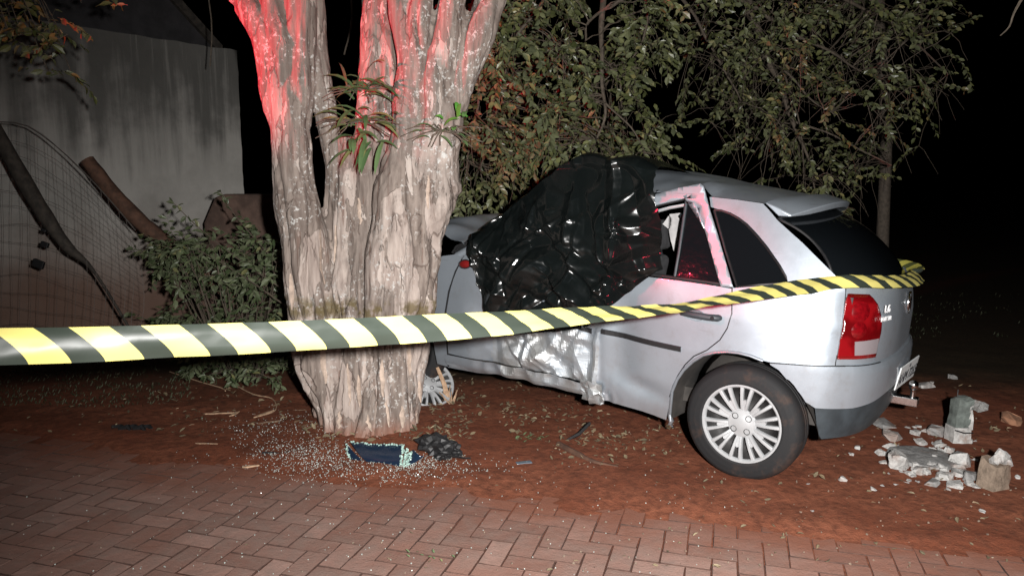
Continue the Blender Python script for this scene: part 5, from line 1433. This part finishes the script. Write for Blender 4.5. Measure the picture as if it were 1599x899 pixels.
# thin black bar and brown strip by the sill
mb = MB(); P = [at(886, 694, 4.30), at(904, 677, 4.34), at(921, 660, 4.40)]; P[0].z = max(P[0].z, .01); mb.tube(P, [.010, .012, .011], 5)
tag(mb.build('trim_bar', M['black_plastic']), 'short black trim bar sticking up under the car sill', 'trim piece')
mb = MB(); mb.tube(catmull([gp(872, 693, .02), gp(900, 708, .024), (gp(930, 722, .022)), gp(965, 730, .012)], 4), [.018] * 6 + [.013] * 7, 7)
tag(auto_smooth(mb.build('root', M['brown_wood']), 60), 'curved brown root lying in the red earth below the trim bar', 'root')
mb = MB(); p0 = gp(818, 723, .012); mb.box((-.045, -.018, -.006), (.045, .02, .008), Matrix.Translation(p0) @ Matrix.Rotation(.3, 4, 'Z')); bevel(mb.build('shard', M['grey_shard']), .005)
tag(bpy.data.objects['shard'], 'bluish plastic shard alone on the bare red earth', 'shard')
mb = MB(); P = [gp(410, 708, .02), gp(425, 707, .024), gp(440, 709, .022), gp(454, 706, .022)]; mb.tube(P, [.014, .009, .009, .013], 6)
o = tag(mb.build('clip_bar', M['black_plastic']), 'small black clip bar among glass crumbs left of the trunk', 'debris')
mb = MB(); 
for i in range(5): 
    a = gp(175 + 11 * i, 667 + (i % 2) * 3, .02); mb.tube([a, a + Vector((.05, .01, .012 * (i % 2))), a + Vector((.08, -.015, -.005))], [.016, .02, .010], 6)
tag(mb.build('rag', M['black_plastic']), 'twisted black strip of rubber on the dark earth at left', 'debris')
# splinters left of the trunk
for i, (x0, y0, x1, y1, w_, lab) in enumerate([(402, 662, 452, 656, .022, 'broad pale bark splinter left of the trunk foot'), (396, 652, 428, 640, .012, 'thin pale splinter above the broad one'), (318, 646, 366, 644, .008, 'long narrow splinter farthest left of the trunk'), (435, 664, 458, 660, .010, 'short splinter nearest the trunk'), (358, 650, 374, 642, .012, 'short curled splinter between the longer ones'), (305, 692, 340, 693, .007, 'narrow straw splinter at the edge of the paving'), (378, 729, 405, 726, .010, 'pale chip on the bricks below the clip bar'), (446, 643, 478, 640, .014, 'wide reddish splinter behind the trunk foot')]):
    a, b2 = gp(x0, y0, .018), gp(x1, y1, .024); d = (b2 - a); n_ = Vector((-d.y, d.x, 0)).normalized()
    V = [a, a.lerp(b2, .3) + n_ * w_, a.lerp(b2, .7) + n_ * w_ * .8, b2, a.lerp(b2, .7) - n_ * w_ * .6, a.lerp(b2, .3) - n_ * w_]
    o = solid(mesh_obj('splinter', V, [(0, 1, 2, 3, 4, 5)], M['wood_chip']), .008, 0); tag(o, lab, 'splinter', 'bark splinters')
# thin dead stems
for i, (pts, lab) in enumerate([([(265, 580), (310, 595), (345, 605), (352, 610)], 'long dead stem arching over the earth under the tape'), ([(362, 598), (395, 615), (425, 622), (430, 640), (402, 650)], 'bent dead twig left of the trunk')]):
    mb = MB(); mb.tube(catmull([gp(a, b2, .03) for a, b2 in pts], 4), .004, 5); tag(mb.build('dead_twig', M['wood_chip']), lab, 'twig')

# ------------------------------------------------------------------ litter, crumbs, pebbles, grass
r = random.Random(55)
def gz(p, e=0.003): return Vector((p.x, p.y, max(ground_z(p.x, p.y), .003 if edge_dist(p.x, p.y) < .0 else -1) + e))
pts = []
def gauss_px(cx, cy, sx_, sy_, n):
    for i in range(n):
        x, y = r.gauss(cx, sx_), r.gauss(cy, sy_)
        if y < 600 or y > 930: continue
        pts.append(gz(gp(x, y)))
gauss_px(480, 717, 50, 12, 900); gauss_px(430, 675, 48, 14, 330); gauss_px(560, 737, 70, 10, 480); gauss_px(690, 735, 45, 12, 260); gauss_px(650, 727, 18, 7, 300); gauss_px(520, 770, 170, 45, 110)
for i in range(190): pts.append(gz(gp(r.uniform(30, 1150), r.uniform(745, 899))))
tag(crumbs('glass_crumbs', pts, None, M['glass_crumb'], (.0016, .0046)), 'scattered crumbs of safety glass over the bricks and earth', 'broken glass', kind='stuff')
A = leaf_arrays()
def litter(x0, x1, y0, y1, n, L):
    for i in range(n):
        p = gz(gp(r.uniform(x0, x1), r.uniform(y0, y1)), .006)
        if noise.noise(Vector((p.x * 3.2, p.y * 3.2, 8))) < r.uniform(-.35, .25): continue
        a_ = r.uniform(0, 6.28); l_ = L * r.uniform(.4, 1.4)
        add_leaf(A, p, Vector((math.cos(a_), math.sin(a_), r.uniform(-.1, .5))), Vector((r.gauss(0, .4), r.gauss(0, .4), 1)), l_, l_ * r.uniform(.25, .6), r.random(), r.uniform(-.2, .5), r.uniform(-.3, .4))
litter(670, 1060, 585, 700, 900, .032); litter(670, 820, 620, 690, 420, .036); litter(860, 1070, 670, 735, 300, .03); litter(250, 500, 610, 690, 240, .04); litter(1020, 1599, 735, 890, 130, .026)
litter(0, 300, 590, 690, 120, .032); litter(1260, 1599, 600, 760, 160, .03); litter(300, 1500, 760, 899, 50, .02); litter(470, 700, 668, 700, 160, .045)
o = leaf_obj('leaf_litter', A, M['leaf_litter']); tag(o, 'dry brown leaves and chips littering the red earth', 'leaf litter', kind='stuff')
mb = MB()
for i in range(330):
    z = r.random()
    p = gz(gp(r.uniform(700, 1599), r.uniform(640, 893))) if z < .8 else gz(gp(r.uniform(0, 700), r.uniform(600, 899)))
    h = r.uniform(.004, .013); P8 = Matrix.Translation(p) @ Matrix.Rotation(r.uniform(0, 3), 4, rv(r))
    ico = [Vector(q) * h for q in ((.6, 0, 0), (-.5, .1, 0), (0, .5, .1), (.1, -.55, 0), (0, .1, .5), (0, 0, -.5))]
    mb.add([P8 @ q for q in ico], [(0, 2, 4), (2, 1, 4), (1, 3, 4), (3, 0, 4), (2, 0, 5), (1, 2, 5), (3, 1, 5), (0, 3, 5)])
tag(mb.build('pebbles', M['soiled_block']), 'tiny pebbles strewn over the earth and bricks', 'pebbles', kind='stuff')
A = leaf_arrays()
def grass(x0, x1, y0, y1, n, L):
    for i in range(n):
        p = gz(gp(r.uniform(x0, x1), r.uniform(y0, y1)), 0)
        if noise.noise(p * 1.6) < -.1: continue
        a_ = r.uniform(0, 6.28); add_leaf(A, p, Vector((math.cos(a_) * .5, math.sin(a_) * .5, 1)), Vector((math.sin(a_), -math.cos(a_), .2)), L * r.uniform(.5, 1.4), .007, r.random(), .05, r.uniform(0, .4))
grass(1380, 1660, 460, 530, 500, .03); grass(-40, 300, 555, 640, 1500, .025); grass(700, 1400, 400, 480, 2500, .12)
o = leaf_obj('grass', A, M['grass']); tag(o, 'dark short grass on the ground behind the car', 'grass', kind='stuff')
# little weeds
def weed(px, py, n, L, label, seed):
    rr = random.Random(seed); p0 = gz(gp(px, py)); A = leaf_arrays()
    for i in range(n):
        a_ = rr.uniform(0, 6.28); q = Vector((rr.gauss(0, .05), rr.gauss(0, .03), .005)); add_leaf(A, q, Vector((math.cos(a_), math.sin(a_), rr.uniform(.2, .9))), Vector((0, 0, 1)), L * rr.uniform(.6, 1.2), L * .5, rr.random())
    o = leaf_obj('weed', A, M['leaf_fern']); o.location = p0; tag(o, label, 'weed', 'weeds')
weed(828, 690, 22, .03, 'small pale green weed on the earth right of the trunk', 1)
weed(662, 872, 10, .02, 'tiny green weed between the bricks at the bottom', 2)
# dry stalk tuft right of the trunk
mb = MB(); p0 = gp(705, 635)
for i in range(9): mb.tube([p0 + Vector((r.uniform(-.03, .03), r.uniform(-.03, .03), 0)), p0 + Vector((r.uniform(-.08, .08), r.uniform(-.05, .05), r.uniform(.06, .15)))], [.006, .003], 4)
mb.tube([p0 + Vector((-.02, .02, 0)), p0 + Vector((-.05, .03, .15)), p0 + Vector((-.10, .05, .27))], [.022, .018, .012], 6)
tag(mb.build('dry_stump', M['wood_chip']), 'splintered dry stalks sticking up right of the trunk foot', 'stump')

for n_ in ('boundary_wall', 'low_wall', 'house_roof', 'wire_fence'): bpy.data.objects[n_]['kind'] = 'thing'
